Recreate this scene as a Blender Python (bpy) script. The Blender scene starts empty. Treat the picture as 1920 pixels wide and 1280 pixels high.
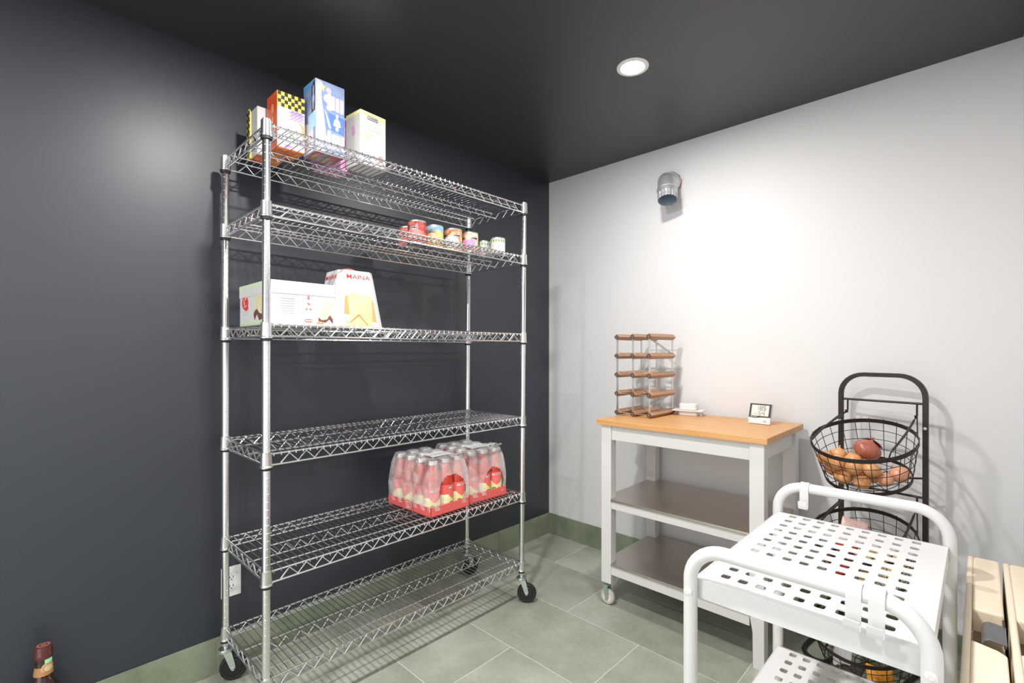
import bpy, bmesh, math, random
from mathutils import Vector, Matrix, Euler
PI = math.pi
random.seed(7)
scene = bpy.context.scene
C = scene.collection

# ------------------------------------------------------------------ camera
CAM = (2.173, -2.632, 1.269)
YAW = math.radians(43.9)
cam_data = bpy.data.cameras.new('camera')
cam_data.sensor_width = 36.0
cam_data.lens = 912.0 / 1920.0 * 36.0
cam_data.shift_y = 17.0 / 1920.0
cam_data.clip_start = 0.02
cam = bpy.data.objects.new('camera', cam_data)
cam.location = CAM
cam.rotation_euler = (PI / 2, 0, YAW)
C.objects.link(cam)
scene.camera = cam

# ------------------------------------------------------------------ world, exposure
world = bpy.data.worlds.new('world'); scene.world = world
world.use_nodes = True
world.node_tree.nodes['Background'].inputs[0].default_value = (1, 1, 1, 1)
world.node_tree.nodes['Background'].inputs[1].default_value = 2.1  # white fill that enters through the added opening in wall_front
vs = scene.view_settings
vs.view_transform = 'Standard'; vs.look = 'None'; vs.gamma = 1.0; vs.use_curve_mapping = False
vs.exposure = 0.14
LAMPS = [(1.139, -0.839, 13.5), (1.19, -2.02, 33.0), (1.19, -3.2, 21.0)]     # x, y, watts of the recessed lamps; the last is an added fill lamp

H = 2.44                  # ceiling height
XR = 2.290                # right wall
YF = -3.7                 # wall behind the photographer

# ------------------------------------------------------------------ helpers
class MB:
    def __init__(s): s.v = []; s.f = []; s.sm = []
    def add(s, vs, fs, smooth=False):
        o = len(s.v); s.v += [tuple(p) for p in vs]
        for f in fs: s.f.append(tuple(i + o for i in f)); s.sm.append(smooth)
    def box(s, lo, hi):
        x0, y0, z0 = lo; x1, y1, z1 = hi
        s.add([(x0,y0,z0),(x1,y0,z0),(x1,y1,z0),(x0,y1,z0),(x0,y0,z1),(x1,y0,z1),(x1,y1,z1),(x0,y1,z1)],
              [(3,2,1,0),(4,5,6,7),(0,1,5,4),(1,2,6,5),(2,3,7,6),(3,0,4,7)])
    def prism(s, poly, axis, a, b, smooth=False):
        # poly: 2D list ccw; axis 0/1/2 = extrusion axis
        n = len(poly)
        def P(p, t):
            if axis == 0: return (t, p[0], p[1])
            if axis == 1: return (p[0], t, p[1])
            return (p[0], p[1], t)
        vs = [P(p, a) for p in poly] + [P(p, b) for p in poly]
        fs = [tuple(range(n))[::-1], tuple(range(n, 2*n))]
        fs += [(i, (i+1) % n, n + (i+1) % n, n + i) for i in range(n)]
        s.add(vs, fs, smooth)
    def tube(s, pts, r, n=8, closed=False, caps=True, smooth=True):
        pts = [Vector(p) for p in pts]; m = len(pts)
        rs = r if isinstance(r, (list, tuple)) else [r] * m
        tang = []
        for i in range(m):
            if closed: t = pts[(i+1) % m] - pts[i-1]
            elif i == 0: t = pts[1] - pts[0]
            elif i == m-1: t = pts[-1] - pts[-2]
            else: t = (pts[i+1] - pts[i]).normalized() + (pts[i] - pts[i-1]).normalized()
            if t.length < 1e-9: t = Vector((0,0,1))
            tang.append(t.normalized())
        up = Vector((0,0,1)) if abs(tang[0].z) < .9 else Vector((1,0,0))
        nrm = tang[0].cross(up).normalized()
        vs = []
        for i in range(m):
            nrm = (nrm - tang[i] * nrm.dot(tang[i]))
            if nrm.length < 1e-6: nrm = tang[i].orthogonal()
            nrm.normalize(); b = tang[i].cross(nrm)
            for k in range(n):
                a = 2*PI*k/n
                vs.append(pts[i] + (nrm*math.cos(a) + b*math.sin(a)) * rs[i])
        fs = []
        for i in range(m if closed else m-1):
            j = (i+1) % m
            for k in range(n):
                l = (k+1) % n
                fs.append((i*n+k, i*n+l, j*n+l, j*n+k))
        s.add(vs, fs, smooth)
        if not closed and caps:
            s.add(vs[:n], [tuple(range(n))[::-1]]); s.add(vs[-n:], [tuple(range(n))])
    def strip(s, pts, w, t, normal=None):
        # flat strap with rectangular section following pts; normal(i) gives thickness direction
        pts = [Vector(p) for p in pts]; m = len(pts); vs = []
        for i in range(m):
            tg = (pts[min(i+1, m-1)] - pts[max(i-1, 0)]).normalized()
            wd = Vector(normal).normalized()
            th = tg.cross(wd).normalized()
            for a, b in ((-1,-1),(1,-1),(1,1),(-1,1)):
                vs.append(pts[i] + wd*(a*w/2) + th*(b*t/2))
        fs = []
        for i in range(m-1):
            for k in range(4):
                l = (k+1) % 4; fs.append((i*4+k, i*4+l, i*4+4+l, i*4+4+k))
        fs += [(3,2,1,0), tuple(range(4*m-4, 4*m))]
        s.add(vs, fs)
    def lathe(s, prof, n=24, M=None, smooth=True, wob=None):
        # prof: list of (r, z); r = 0 collapses
        vs = []; rows = []
        for (r, z) in prof:
            if r < 1e-7: rows.append([len(vs)]); vs.append(Vector((0,0,z)))
            else:
                rows.append(list(range(len(vs), len(vs)+n)))
                for k in range(n):
                    a = 2*PI*k/n; q = r * (wob(a, z) if wob else 1)
                    vs.append(Vector((q*math.cos(a), q*math.sin(a), z)))
        fs = []
        for A, B in zip(rows, rows[1:]):
            for k in range(n):
                l = (k+1) % n
                if len(A) == 1 and len(B) == 1: continue
                if len(A) == 1: fs.append((A[0], B[l], B[k]))
                elif len(B) == 1: fs.append((A[k], A[l], B[0]))
                else: fs.append((A[k], A[l], B[l], B[k]))
        if M is not None: vs = [M @ v for v in vs]
        s.add(vs, fs, smooth)
    def mesh(s, name, mat, bevel=0, seg=2):
        me = bpy.data.meshes.new(name); me.from_pydata(s.v, [], s.f); me.update()
        for p, q in zip(me.polygons, s.sm): p.use_smooth = q
        bm = bmesh.new(); bm.from_mesh(me)
        bmesh.ops.recalc_face_normals(bm, faces=bm.faces)
        if bevel:
            bmesh.ops.remove_doubles(bm, verts=bm.verts, dist=1e-6)
            es = [e for e in bm.edges if len(e.link_faces) == 2 and e.calc_face_angle(0) > .5]
            bmesh.ops.bevel(bm, geom=es, offset=bevel, segments=seg, profile=.5, affect='EDGES', clamp_overlap=True)
        bm.to_mesh(me); bm.free()
        if any(s.sm): me.set_sharp_from_angle(angle=math.radians(38))
        if mat is not None: me.materials.append(mat)
        return me
    def build(s, name, mat, parent=None, bevel=0, seg=2, loc=None, rot=None):
        return link(name, s.mesh(name, mat, bevel, seg), parent, loc, rot)

def link(name, data, parent=None, loc=None, rot=None):
    o = bpy.data.objects.new(name, data); C.objects.link(o)
    if parent is not None: o.parent = parent
    if loc is not None: o.location = loc
    if rot is not None: o.rotation_euler = rot
    return o
def tag(o, label, cat, group=None):
    o['label'] = label; o['category'] = cat
    if group: o['group'] = group
    return o
def thing(name, label, cat, loc=(0,0,0), rz=0, group=None):
    o = bpy.data.objects.new(name, None); C.objects.link(o)
    o.empty_display_size = .05
    o.location = loc; o.rotation_euler = (0, 0, rz)
    return tag(o, label, cat, group)
def copy_tree(o, parent=None):
    c = o.copy(); C.objects.link(c)
    if parent is not None: c.parent = parent
    for ch in list(o.children): copy_tree(ch, c)
    return c
def arc(cx, cy, r, a0, a1, n):
    return [(cx + r*math.cos(math.radians(a0 + (a1-a0)*i/n)), cy + r*math.sin(math.radians(a0 + (a1-a0)*i/n))) for i in range(n+1)]
def rrect(x0, y0, x1, y1, r, n=4):
    return arc(x1-r, y0+r, r, -90, 0, n) + arc(x1-r, y1-r, r, 0, 90, n) + arc(x0+r, y1-r, r, 90, 180, n) + arc(x0+r, y0+r, r, 180, 270, n)
def ell(cx, cy, rx, ry, n=16):
    return [(cx + rx*math.cos(2*PI*i/n), cy + ry*math.sin(2*PI*i/n)) for i in range(n)]
def face_map(o, u, v):
    o = Vector(o); u = Vector(u).normalized(); v = Vector(v).normalized(); n = u.cross(v)
    return lambda a, b, c=0.0: o + u*a + v*b + n*c
def cyl_map(r, z0, a0):
    # wraps a flat print around an upright cylinder of radius r
    def f(a, b, c=0.0):
        t = a0 + a / r
        return Vector(((r + c)*math.cos(t), (r + c)*math.sin(t), z0 + b))
    return f
def print_poly(polys, mp, name, mat, parent, lift=.0006, sub=0):
    """thin printed shapes laid on a surface by the map mp"""
    mb = MB()
    for ip, poly in enumerate(polys):
        lf = lift + ip*.00012
        n = len(poly)
        if sub:
            q = []
            for i in range(n):
                a, b = poly[i], poly[(i+1) % n]
                for k in range(sub): q.append((a[0]+(b[0]-a[0])*k/sub, a[1]+(b[1]-a[1])*k/sub))
            poly = q; n = len(poly)
        vs = [mp(p[0], p[1], -.0004) for p in poly] + [mp(p[0], p[1], lf) for p in poly]
        fs = [tuple(range(n, 2*n))] + [(i, (i+1) % n, n + (i+1) % n, n+i) for i in range(n)]
        mb.add(vs, fs)
    return mb.build(name, mat, parent)
def print_band(x0, x1, lo, hi, mp, name, mat, parent, lift=.0008, n=14):
    """printed panel that follows a curved surface; lo(x), hi(x) bound it"""
    mb = MB(); vs = []
    for k in range(n+1):
        x = x0 + (x1-x0)*k/n
        for q in (lo(x), hi(x)): vs += [mp(x, q, -.0004), mp(x, q, lift)]
    fs = []
    for k in range(n):
        a, b = 4*k, 4*k+4
        fs += [(a+1, b+1, b+3, a+3), (a, b, b+1, a+1), (a+2, a+3, b+3, b+2)]
    fs += [(0, 1, 3, 2), (4*n, 4*n+2, 4*n+3, 4*n+1)]
    mb.add(vs, fs); return mb.build(name, mat, parent)
def text_print(txt, size, mp, name, mat, parent, a=0, b=0, lift=.0009, bold=0, sx=1.0):
    cu = bpy.data.curves.new('text', 'FONT'); cu.body = txt; cu.size = size; cu.align_x = 'CENTER'; cu.align_y = 'CENTER'
    cu.resolution_u = 3; cu.offset = bold
    ob = bpy.data.objects.new('text', cu); C.objects.link(ob)
    bpy.context.view_layer.update()
    me = bpy.data.meshes.new_from_object(ob.evaluated_get(bpy.context.evaluated_depsgraph_get()))
    bpy.data.objects.remove(ob); bpy.data.curves.remove(cu)
    for v in me.vertices: v.co = mp(a + v.co.x*sx, b + v.co.y, lift)
    me.materials.clear(); me.materials.append(mat); me.name = name
    return link(name, me, parent)

def spline(P, n):
    P = [Vector(p) for p in P]; out = []
    for i in range(len(P)-1):
        a, b, c, d = P[max(i-1,0)], P[i], P[i+1], P[min(i+2,len(P)-1)]
        for k in range(n):
            u = k/n
            out.append(.5*((2*b) + (c-a)*u + (2*a-5*b+4*c-d)*u*u + (3*b-a-3*c+d)*u**3))
    return out + [P[-1]]

# ------------------------------------------------------------------ materials
def mat(name, col, rough=.5, metal=0.0, noise=None, bump=None, spec=.5, coat=0, emit=None, alpha=None, aniso=None):
    """noise=(scale, colour2, contrast, detail[, stretch]); bump=(scale, strength, distance)"""
    m = bpy.data.materials.new(name); m.use_nodes = True
    nt = m.node_tree; b = nt.nodes['Principled BSDF']
    b.inputs['Base Color'].default_value = (*col, 1); b.inputs['Roughness'].default_value = rough
    b.inputs['Metallic'].default_value = metal; b.inputs['Specular IOR Level'].default_value = spec
    b.inputs['Coat Weight'].default_value = coat
    if emit: b.inputs['Emission Color'].default_value = (*emit[0], 1); b.inputs['Emission Strength'].default_value = emit[1]
    tc = nt.nodes.new('ShaderNodeTexCoord')
    if noise:
        mp = nt.nodes.new('ShaderNodeMapping'); nt.links.new(tc.outputs['Object'], mp.inputs[0])
        if len(noise) > 4: mp.inputs['Scale'].default_value = noise[4]
        n = nt.nodes.new('ShaderNodeTexNoise'); n.inputs['Scale'].default_value = noise[0]; n.inputs['Detail'].default_value = noise[3]
        nt.links.new(mp.outputs[0], n.inputs['Vector'])
        r = nt.nodes.new('ShaderNodeValToRGB'); w = noise[2]
        r.color_ramp.elements[0].position = .5 - w; r.color_ramp.elements[1].position = .5 + w
        r.color_ramp.elements[0].color = (*col, 1); r.color_ramp.elements[1].color = (*noise[1], 1)
        nt.links.new(n.outputs['Fac'], r.inputs[0]); nt.links.new(r.outputs[0], b.inputs['Base Color'])
    if bump:
        n2 = nt.nodes.new('ShaderNodeTexNoise'); n2.inputs['Scale'].default_value = bump[0]; n2.inputs['Detail'].default_value = 2
        nt.links.new(tc.outputs['Object'], n2.inputs['Vector'])
        bp = nt.nodes.new('ShaderNodeBump'); bp.inputs['Strength'].default_value = bump[1]; bp.inputs['Distance'].default_value = bump[2]
        nt.links.new(n2.outputs['Fac'], bp.inputs['Height']); nt.links.new(bp.outputs[0], b.inputs['Normal'])
    return m
def tile_mat(name, c1, c2, c3, rough):
    m = bpy.data.materials.new(name); m.use_nodes = True
    nt = m.node_tree; b = nt.nodes['Principled BSDF']; N = nt.nodes.new; L = nt.links.new
    b.inputs['Roughness'].default_value = rough
    g = N('ShaderNodeNewGeometry'); oi = N('ShaderNodeObjectInfo')
    off = N('ShaderNodeVectorMath'); off.operation = 'ADD'
    sc = N('ShaderNodeMath'); sc.operation = 'MULTIPLY'; sc.inputs[1].default_value = 37.0
    L(oi.outputs['Random'], sc.inputs[0]); L(g.outputs['Position'], off.inputs[0]); L(sc.outputs[0], off.inputs[1])
    n1 = N('ShaderNodeTexNoise'); n1.inputs['Scale'].default_value = 3.2; n1.inputs['Detail'].default_value = 7; n1.inputs['Roughness'].default_value = .62
    n2 = N('ShaderNodeTexNoise'); n2.inputs['Scale'].default_value = 60; n2.inputs['Detail'].default_value = 4
    L(off.outputs[0], n1.inputs['Vector']); L(off.outputs[0], n2.inputs['Vector'])
    r = N('ShaderNodeValToRGB'); r.color_ramp.elements[0].position = .32; r.color_ramp.elements[0].color = (*c1, 1)
    r.color_ramp.elements[1].position = .68; r.color_ramp.elements[1].color = (*c3, 1)
    e = r.color_ramp.elements.new(.5); e.color = (*c2, 1)
    L(n1.outputs['Fac'], r.inputs[0])
    mx = N('ShaderNodeMixRGB'); mx.blend_type = 'MULTIPLY'; mx.inputs[0].default_value = .25
    L(r.outputs[0], mx.inputs[1]); L(n2.outputs['Fac'], mx.inputs[2])
    hs = N('ShaderNodeHueSaturation'); L(mx.outputs[0], hs.inputs['Color'])
    mr = N('ShaderNodeMapRange'); mr.inputs[3].default_value = 1.02; mr.inputs[4].default_value = 1.25
    L(oi.outputs['Random'], mr.inputs[0]); L(mr.outputs[0], hs.inputs['Value'])
    L(hs.outputs[0], b.inputs['Base Color'])
    bp = N('ShaderNodeBump'); bp.inputs['Strength'].default_value = .12; bp.inputs['Distance'].default_value = .002
    L(n2.outputs['Fac'], bp.inputs['Height']); L(bp.outputs[0], b.inputs['Normal'])
    return m
def wood_mat(name, c1, c2, axis=1, rough=.45, scale=1.0, coat=0):
    m = bpy.data.materials.new(name); m.use_nodes = True
    nt = m.node_tree; b = nt.nodes['Principled BSDF']; N = nt.nodes.new; L = nt.links.new
    b.inputs['Roughness'].default_value = rough; b.inputs['Coat Weight'].default_value = coat
    g = N('ShaderNodeNewGeometry'); mp = N('ShaderNodeMapping')
    s = [40*scale]*3; s[axis] = 2.5*scale; mp.inputs['Scale'].default_value = s
    L(g.outputs['Position'], mp.inputs[0])
    n = N('ShaderNodeTexNoise'); n.inputs['Scale'].default_value = 1; n.inputs['Detail'].default_value = 5; n.inputs['Distortion'].default_value = .6
    L(mp.outputs[0], n.inputs['Vector'])
    r = N('ShaderNodeValToRGB'); r.color_ramp.elements[0].position = .3; r.color_ramp.elements[1].position = .7
    r.color_ramp.elements[0].color = (*c1, 1); r.color_ramp.elements[1].color = (*c2, 1)
    L(n.outputs['Fac'], r.inputs[0]); L(r.outputs[0], b.inputs['Base Color'])
    return m
def film_mat(name, tint=(.93,.9,.9), fac=.30):
    m = bpy.data.materials.new(name); m.use_nodes = True
    nt = m.node_tree; b = nt.nodes['Principled BSDF']; N = nt.nodes.new; L = nt.links.new
    b.inputs['Base Color'].default_value = (*tint, 1); b.inputs['Roughness'].default_value = .22
    t = N('ShaderNodeBsdfTransparent'); mx = N('ShaderNodeMixShader')
    n = N('ShaderNodeTexNoise'); n.inputs['Scale'].default_value = 16; n.inputs['Detail'].default_value = 2; n.inputs['Distortion'].default_value = .8
    g = N('ShaderNodeNewGeometry'); L(g.outputs['Position'], n.inputs['Vector'])
    mr = N('ShaderNodeMapRange'); mr.inputs[1].default_value = .35; mr.inputs[2].default_value = .75
    mr.inputs[3].default_value = fac*.7; mr.inputs[4].default_value = fac*1.4
    L(n.outputs['Fac'], mr.inputs[0]); L(mr.outputs[0], mx.inputs[0])
    bp = N('ShaderNodeBump'); bp.inputs['Strength'].default_value = .22; bp.inputs['Distance'].default_value = .006
    L(n.outputs['Fac'], bp.inputs['Height']); L(bp.outputs[0], b.inputs['Normal'])
    L(t.outputs[0], mx.inputs[1]); L(b.outputs[0], mx.inputs[2])
    L(mx.outputs[0], nt.nodes['Material Output'].inputs[0])
    return m
def voro_mat(name, cols, scale, rough=.4, metal=0):
    """small mottled printed picture (beans, crumbs, berries)"""
    m = bpy.data.materials.new(name); m.use_nodes = True
    nt = m.node_tree; b = nt.nodes['Principled BSDF']; N = nt.nodes.new; L = nt.links.new
    b.inputs['Roughness'].default_value = rough; b.inputs['Metallic'].default_value = metal
    tc = N('ShaderNodeTexCoord'); v = N('ShaderNodeTexVoronoi'); v.inputs['Scale'].default_value = scale
    L(tc.outputs['Object'], v.inputs['Vector'])
    sp = N('ShaderNodeSeparateColor'); L(v.outputs['Color'], sp.inputs[0])
    r = N('ShaderNodeValToRGB'); k = len(cols)
    while len(r.color_ramp.elements) < k: r.color_ramp.elements.new(.5)
    for i, c in enumerate(cols): r.color_ramp.elements[i].position = i/(k-1); r.color_ramp.elements[i].color = (*c, 1)
    L(sp.outputs[0], r.inputs[0]); L(r.outputs[0], b.inputs['Base Color'])
    return m

M = {}
M['wall_dark'] = mat('dark blue-black eggshell paint', (.0155, .0205, .032), .55, bump=(260, .16, .0006), spec=.5, coat=.75)
M['wall_dark'].node_tree.nodes['Principled BSDF'].inputs['Coat Roughness'].default_value = .38
M['ceiling'] = mat('near-black ceiling paint', (.026, .026, .027), .42, bump=(260, .12, .0005), spec=.8)
M['wall_white'] = mat('white wall paint', (.74, .74, .745), .6, bump=(200, .06, .001))
M['tile'] = tile_mat('grey-green stone tile', (.27, .29, .225), (.355, .375, .30), (.44, .455, .385), .42)
M['base_tile'] = tile_mat('green stone skirting tile', (.15, .19, .12), (.23, .27, .185), (.30, .335, .25), .42)
M['grout'] = mat('pale grout', (.66, .65, .56), .9)
M['chrome'] = mat('chrome wire', (.80, .80, .82), .22, 1.0)
M['chrome_post'] = mat('chrome post', (.80, .80, .81), .24, 1.0)
M['zinc'] = mat('zinc plated steel', (.72, .78, .78), .34, 1.0)
M['rubber'] = mat('black rubber', (.012, .012, .012), .55)
M['white_plastic'] = mat('white plastic', (.74, .74, .73), .35)
M['lamp_trim'] = mat('white lamp trim', (.8, .8, .8), .4)
M['lamp_lens'] = mat('lit lamp lens', (1, 1, 1), .5, emit=((1, .97, .93), 30.0))
M['white_paint'] = mat('white lacquered wood', (.72, .715, .70), .38)
M['white_metal'] = mat('white powder-coated steel', (.70, .70, .695), .38)
M['steel'] = mat('brushed stainless steel', (.66, .60, .545), .36, 1.0, noise=(6, (.58,.52,.47), .3, 3, (1, 30, 30)))
M['butcher'] = wood_mat('oiled oak worktop', (.60, .29, .095), (.72, .40, .165), 0, .40)
M['pine'] = wood_mat('pale pine', (.80, .67, .50), (.86, .76, .61), 1, .5, .5)
M['walnut'] = wood_mat('brown rack wood', (.32, .17, .09), (.50, .30, .18), 1, .5)
M['endgrain'] = mat('dark end grain', (.075, .038, .022), .7)
M['galv'] = mat('galvanised strip', (.66, .66, .66), .38, .9)
M['duct'] = mat('galvanised duct steel', (.72, .73, .74), .36, .65, noise=(20, (.56,.58,.60), .3, 3))
M['duct_in'] = mat('duct interior', (.42, .52, .62), .4, .5)
M['iron'] = mat('dark brown iron', (.035, .026, .021), .45, .3)
M['white_card'] = mat('white carton', (.66, .66, .65), .45)
M['red_print'] = mat('red print', (.70, .03, .03), .45)
M['pink_print'] = mat('coral red print', (.82, .16, .14), .45)
M['grey_print'] = mat('grey print', (.55, .55, .55), .5)
M['black_print'] = mat('black print', (.02, .02, .02), .45)
M['white_print'] = mat('white print', (.66, .66, .66), .45)
M['green_print'] = mat('pale green print', (.62, .74, .52), .5)
M['leaf_print'] = mat('leaf green print', (.12, .30, .03), .5)
M['cream_print'] = voro_mat('almond crust print', [(.80,.72,.48), (.66,.55,.28), (.88,.84,.68)], 260)
M['choc_print'] = mat('chocolate print', (.16, .06, .05), .5)
M['yellow_print'] = mat('golden cake print', (.86, .60, .20), .45, noise=(25, (.90,.72,.34), .3, 3, (1,1,.2)))
M['orange_print'] = mat('orange print', (.72, .30, .12), .45)
M['purple_print'] = mat('lilac print', (.36, .20, .62), .45)
M['lilac_pale'] = mat('pale lilac print', (.50, .48, .68), .45)
M['blue_print'] = mat('blue print', (.09, .18, .46), .45)
M['sky_print'] = mat('sky blue print', (.10, .33, .66), .45)
M['checker_yellow'] = mat('yellow print', (.90, .72, .10), .45)
M['magenta_print'] = mat('mauve print', (.70, .25, .75), .45)
M['lemon_print'] = mat('lemon print', (.88, .84, .38), .5)
M['carton_orange'] = mat('red to orange carton', (.66, .05, .02), .4, noise=(9, (.74,.20,.04), .2, 2, (.2,.2,1)))
M['carton_blue'] = mat('blue grey carton', (.13, .21, .46), .4, noise=(14, (.32,.38,.54), .18, 3))
M['carton_pink'] = mat('pink carton', (.66, .24, .46), .4, noise=(60, (.74,.48,.62), .15, 3))
M['carton_cream'] = mat('white and cream carton', (.64, .63, .59), .45)
M['flame_print'] = voro_mat('flame bottom print', [(.75,.05,.02), (.85,.30,.04), (.70,.08,.03), (.85,.45,.10)], 70)
M['motley_print'] = voro_mat('motley bottom print', [(.30,.28,.40), (.65,.05,.04), (.40,.36,.48), (.55,.42,.10), (.10,.25,.55)], 45)
M['pinkmot_print'] = voro_mat('pink bottom print', [(.75,.35,.52), (.80,.55,.70), (.65,.22,.50)], 60)
M['can_end'] = mat('tin can end', (.72, .72, .70), .3, 1.0)
M['beans_red'] = voro_mat('red bean label', [(.30,.02,.02), (.55,.06,.06), (.66,.22,.16), (.40,.03,.03)], 75)
M['beans_gold'] = voro_mat('chickpea label', [(.80,.48,.12), (.88,.64,.26), (.72,.36,.08)], 85)
M['beans_orange'] = voro_mat('borlotti label', [(.78,.34,.14), (.84,.52,.26), (.66,.16,.08), (.85,.60,.36)], 80)
M['beans_tan'] = voro_mat('tan bean label', [(.80,.52,.34), (.86,.64,.44), (.78,.40,.28)], 95)
M['label_blue'] = mat('pale blue label', (.40, .66, .85), .4)
M['label_pink'] = mat('pink label', (.85, .30, .55), .4)
M['label_coral'] = mat('coral label', (.82, .22, .20), .4)
M['label_grey'] = mat('grey-blue label', (.58, .64, .70), .4)
M['label_orange'] = mat('orange label', (.86, .48, .20), .4)
M['tomato'] = mat('tomato passata in glass', (.50, .035, .018), .12, coat=.6)
M['cap'] = mat('silver bottle cap', (.70, .72, .70), .3, .7)
M['tray_red'] = mat('red cardboard tray', (.74, .12, .11), .5)
M['film'] = film_mat('clear shrink film')
M['onion'] = mat('golden onion skin', (.62, .24, .08), .35, noise=(110, (.78,.42,.18), .22, 5, (1,1,.12)), coat=.2)
M['shallot'] = mat('pinkish onion skin', (.66, .26, .14), .33, noise=(110, (.80,.44,.28), .22, 5, (1,1,.12)), coat=.3)
M['red_onion'] = mat('red onion skin', (.36, .09, .055), .3, noise=(90, (.46,.15,.095), .2, 4, (1,1,.12)), coat=.3)
M['red_peel'] = mat('purple red onion peel', (.30, .03, .08), .3, coat=.3)
M['potato'] = mat('yellow potato skin', (.66, .48, .18), .55, noise=(90, (.74,.58,.28), .2, 4))
M['tomato_veg'] = mat('red tomato skin', (.58, .05, .03), .22, coat=.4)
M['black_bag'] = mat('black plastic bag', (.022, .019, .018), .2, bump=(45, .9, .02), coat=.5)
M['orange_bag'] = mat('orange packet film', (.82, .34, .03), .25, bump=(30, .5, .01), coat=.3)
M['grey_bag'] = mat('silver grey packet film', (.60, .60, .60), .28, bump=(35, .6, .01), coat=.3)
M['peel_pink'] = mat('thin pinkish packet', (.74, .50, .46), .3)
M['bottle_glass'] = mat('dark brown bottle glass', (.030, .010, .008), .12, coat=.5)
M['wax'] = mat('maroon sealing wax', (.085, .018, .015), .28, coat=.3)
M['wax_light'] = mat('worn wax stamp', (.26, .10, .07), .4)
M['kraft'] = mat('kraft brown label', (.42, .21, .08), .55)
M['tan_label'] = mat('tan paper seal', (.68, .49, .27), .55)
M['green_tape'] = mat('mint green revenue strip', (.35, .80, .42), .5)
M['lcd'] = mat('pale lcd panel', (.74, .74, .68), .25)
M['lcd_digit'] = mat('lcd digit', (.22, .22, .22), .4)
M['bezel'] = mat('charcoal bezel', (.055, .055, .06), .35)
M['grey_metal'] = mat('dark grey strap', (.13, .13, .135), .42, .4, noise=(30, (.19,.19,.19), .3, 3))
M['brass_dark'] = mat('tarnished plate', (.22, .17, .10), .45, .5)
M['nylon'] = mat('grey nylon tyre', (.56, .53, .50), .5)
M['hub_cream'] = mat('cream wheel hub', (.82, .76, .66), .5)
M['fork_green'] = mat('green zinc fork', (.30, .42, .34), .45, .3)

# ------------------------------------------------------------------ room shell
def struct(name, mb, m, parent=None, **k):
    o = mb.build(name, m, parent, **k)
    if parent is None: o['kind'] = 'structure'
    return o
mb = MB(); mb.box((-.12, YF-.1, -.14), (XR+.1, .12, -.0005)); floor = struct('floor', mb, M['grout'])
G = .0016
rows_y = [0.0, -.352]
while rows_y[-1] > YF: rows_y.append(rows_y[-1] - .391)
for i in range(len(rows_y)-1):
    y1, y0 = rows_y[i], max(rows_y[i+1], YF)
    seam = 1.112 if i % 2 == 0 else .725
    x = seam - .78*3
    while x < XR:
        a, b = max(x, 0), min(x+.78, XR)
        if b - a > .02:
            mb = MB(); mb.box((a+G, y0+G, -.012), (b-G, y1-G, 0)); mb.build('tile', M['tile'], floor)
        x += .78
mb = MB(); mb.box((-.12, YF-.1, 0), (0, .12, H)); struct('wall_left', mb, M['wall_dark'])
mb = MB(); mb.box((0, 0, 0), (XR+.1, .12, H)); struct('wall_back', mb, M['wall_white'])
mb = MB(); mb.box((XR, YF-.1, 0), (XR+.1, 0, H)); struct('wall_right', mb, M['wall_white'])
DX0, DX1, DH = .45, 2.15, 2.2                     # unseen opening behind the photographer, added to let white world light in
mb = MB(); mb.box((0, YF-.1, 0), (DX0, YF, H)); mb.box((DX1, YF-.1, 0), (XR, YF, H)); mb.box((DX0, YF-.1, DH), (DX1, YF, H)); struct('wall_front', mb, M['wall_white'])
mb = MB(); mb.box((-.12, YF-.1, H), (XR+.1, .12, H+.1)); struct('ceiling', mb, M['ceiling'])
BH, BT = .138, .010
def skirting(name, axis, a0, a1, joints):
    g = MB()
    if axis == 1: g.box((0, a0, 0), (BT-.003, a1, BH-.002))
    elif axis == 0: g.box((a0, -BT+.003, 0), (a1, 0, BH-.002))
    else: g.box((XR-BT+.003, a0, 0), (XR, a1, BH-.002))
    o = struct(name, g, M['grout'])
    ed = [a0] + [j for j in joints if a0 < j < a1] + [a1]
    for p, q in zip(ed, ed[1:]):
        m = MB()
        if axis == 1: m.box((.001, p+G, .002), (BT, q-G, BH))
        elif axis == 0: m.box((p+G, -BT, .002), (q-G, -.001, BH))
        else: m.box((XR-BT, p+G, .002), (XR-.001, q-G, BH))
        m.build('tile', M['base_tile'], o)
skirting('baseboard_left', 1, YF, -.010, [-.50 - .78*k for k in range(6)][::-1])
skirting('baseboard_back', 0, .0, XR, [.78*k + .60 for k in range(4)])
skirting('baseboard_right', 2, YF, -.010, [-.78*k - .4 for k in range(6)][::-1])

# ------------------------------------------------------------------ recessed ceiling lamps, plus an added fill lamp at the rear
lamp_lab = ['lit recessed ceiling lamp near the white wall, the one in view', 'lit recessed ceiling lamp above the wire rack, just out of frame', 'added fill lamp in the ceiling behind the photographer, unseen']
for (x, y, watts), lb in zip(LAMPS, lamp_lab):
    t = thing('ceiling_lamp', lb, 'ceiling lamp', (x, y, H), 0, 'recessed ceiling lamps')
    m = MB(); m.lathe([(.047, -.0015), (.049, -.005), (.058, -.006), (.064, -.004), (.065, 0)], 40); m.build('trim_ring', M['lamp_trim'], t)
    m = MB(); m.lathe([(0, -.003), (.047, -.003)], 40); m.build('lens', M['lamp_lens'], t)
    ld = bpy.data.lights.new('lamp_light', 'AREA'); ld.shape = 'DISK'; ld.size = .09; ld.energy = watts; ld.color = (1, .98, .955)
    lo = bpy.data.objects.new('lamp_light', ld); C.objects.link(lo); lo.parent = t; lo.location = (0, 0, -.008)

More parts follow.
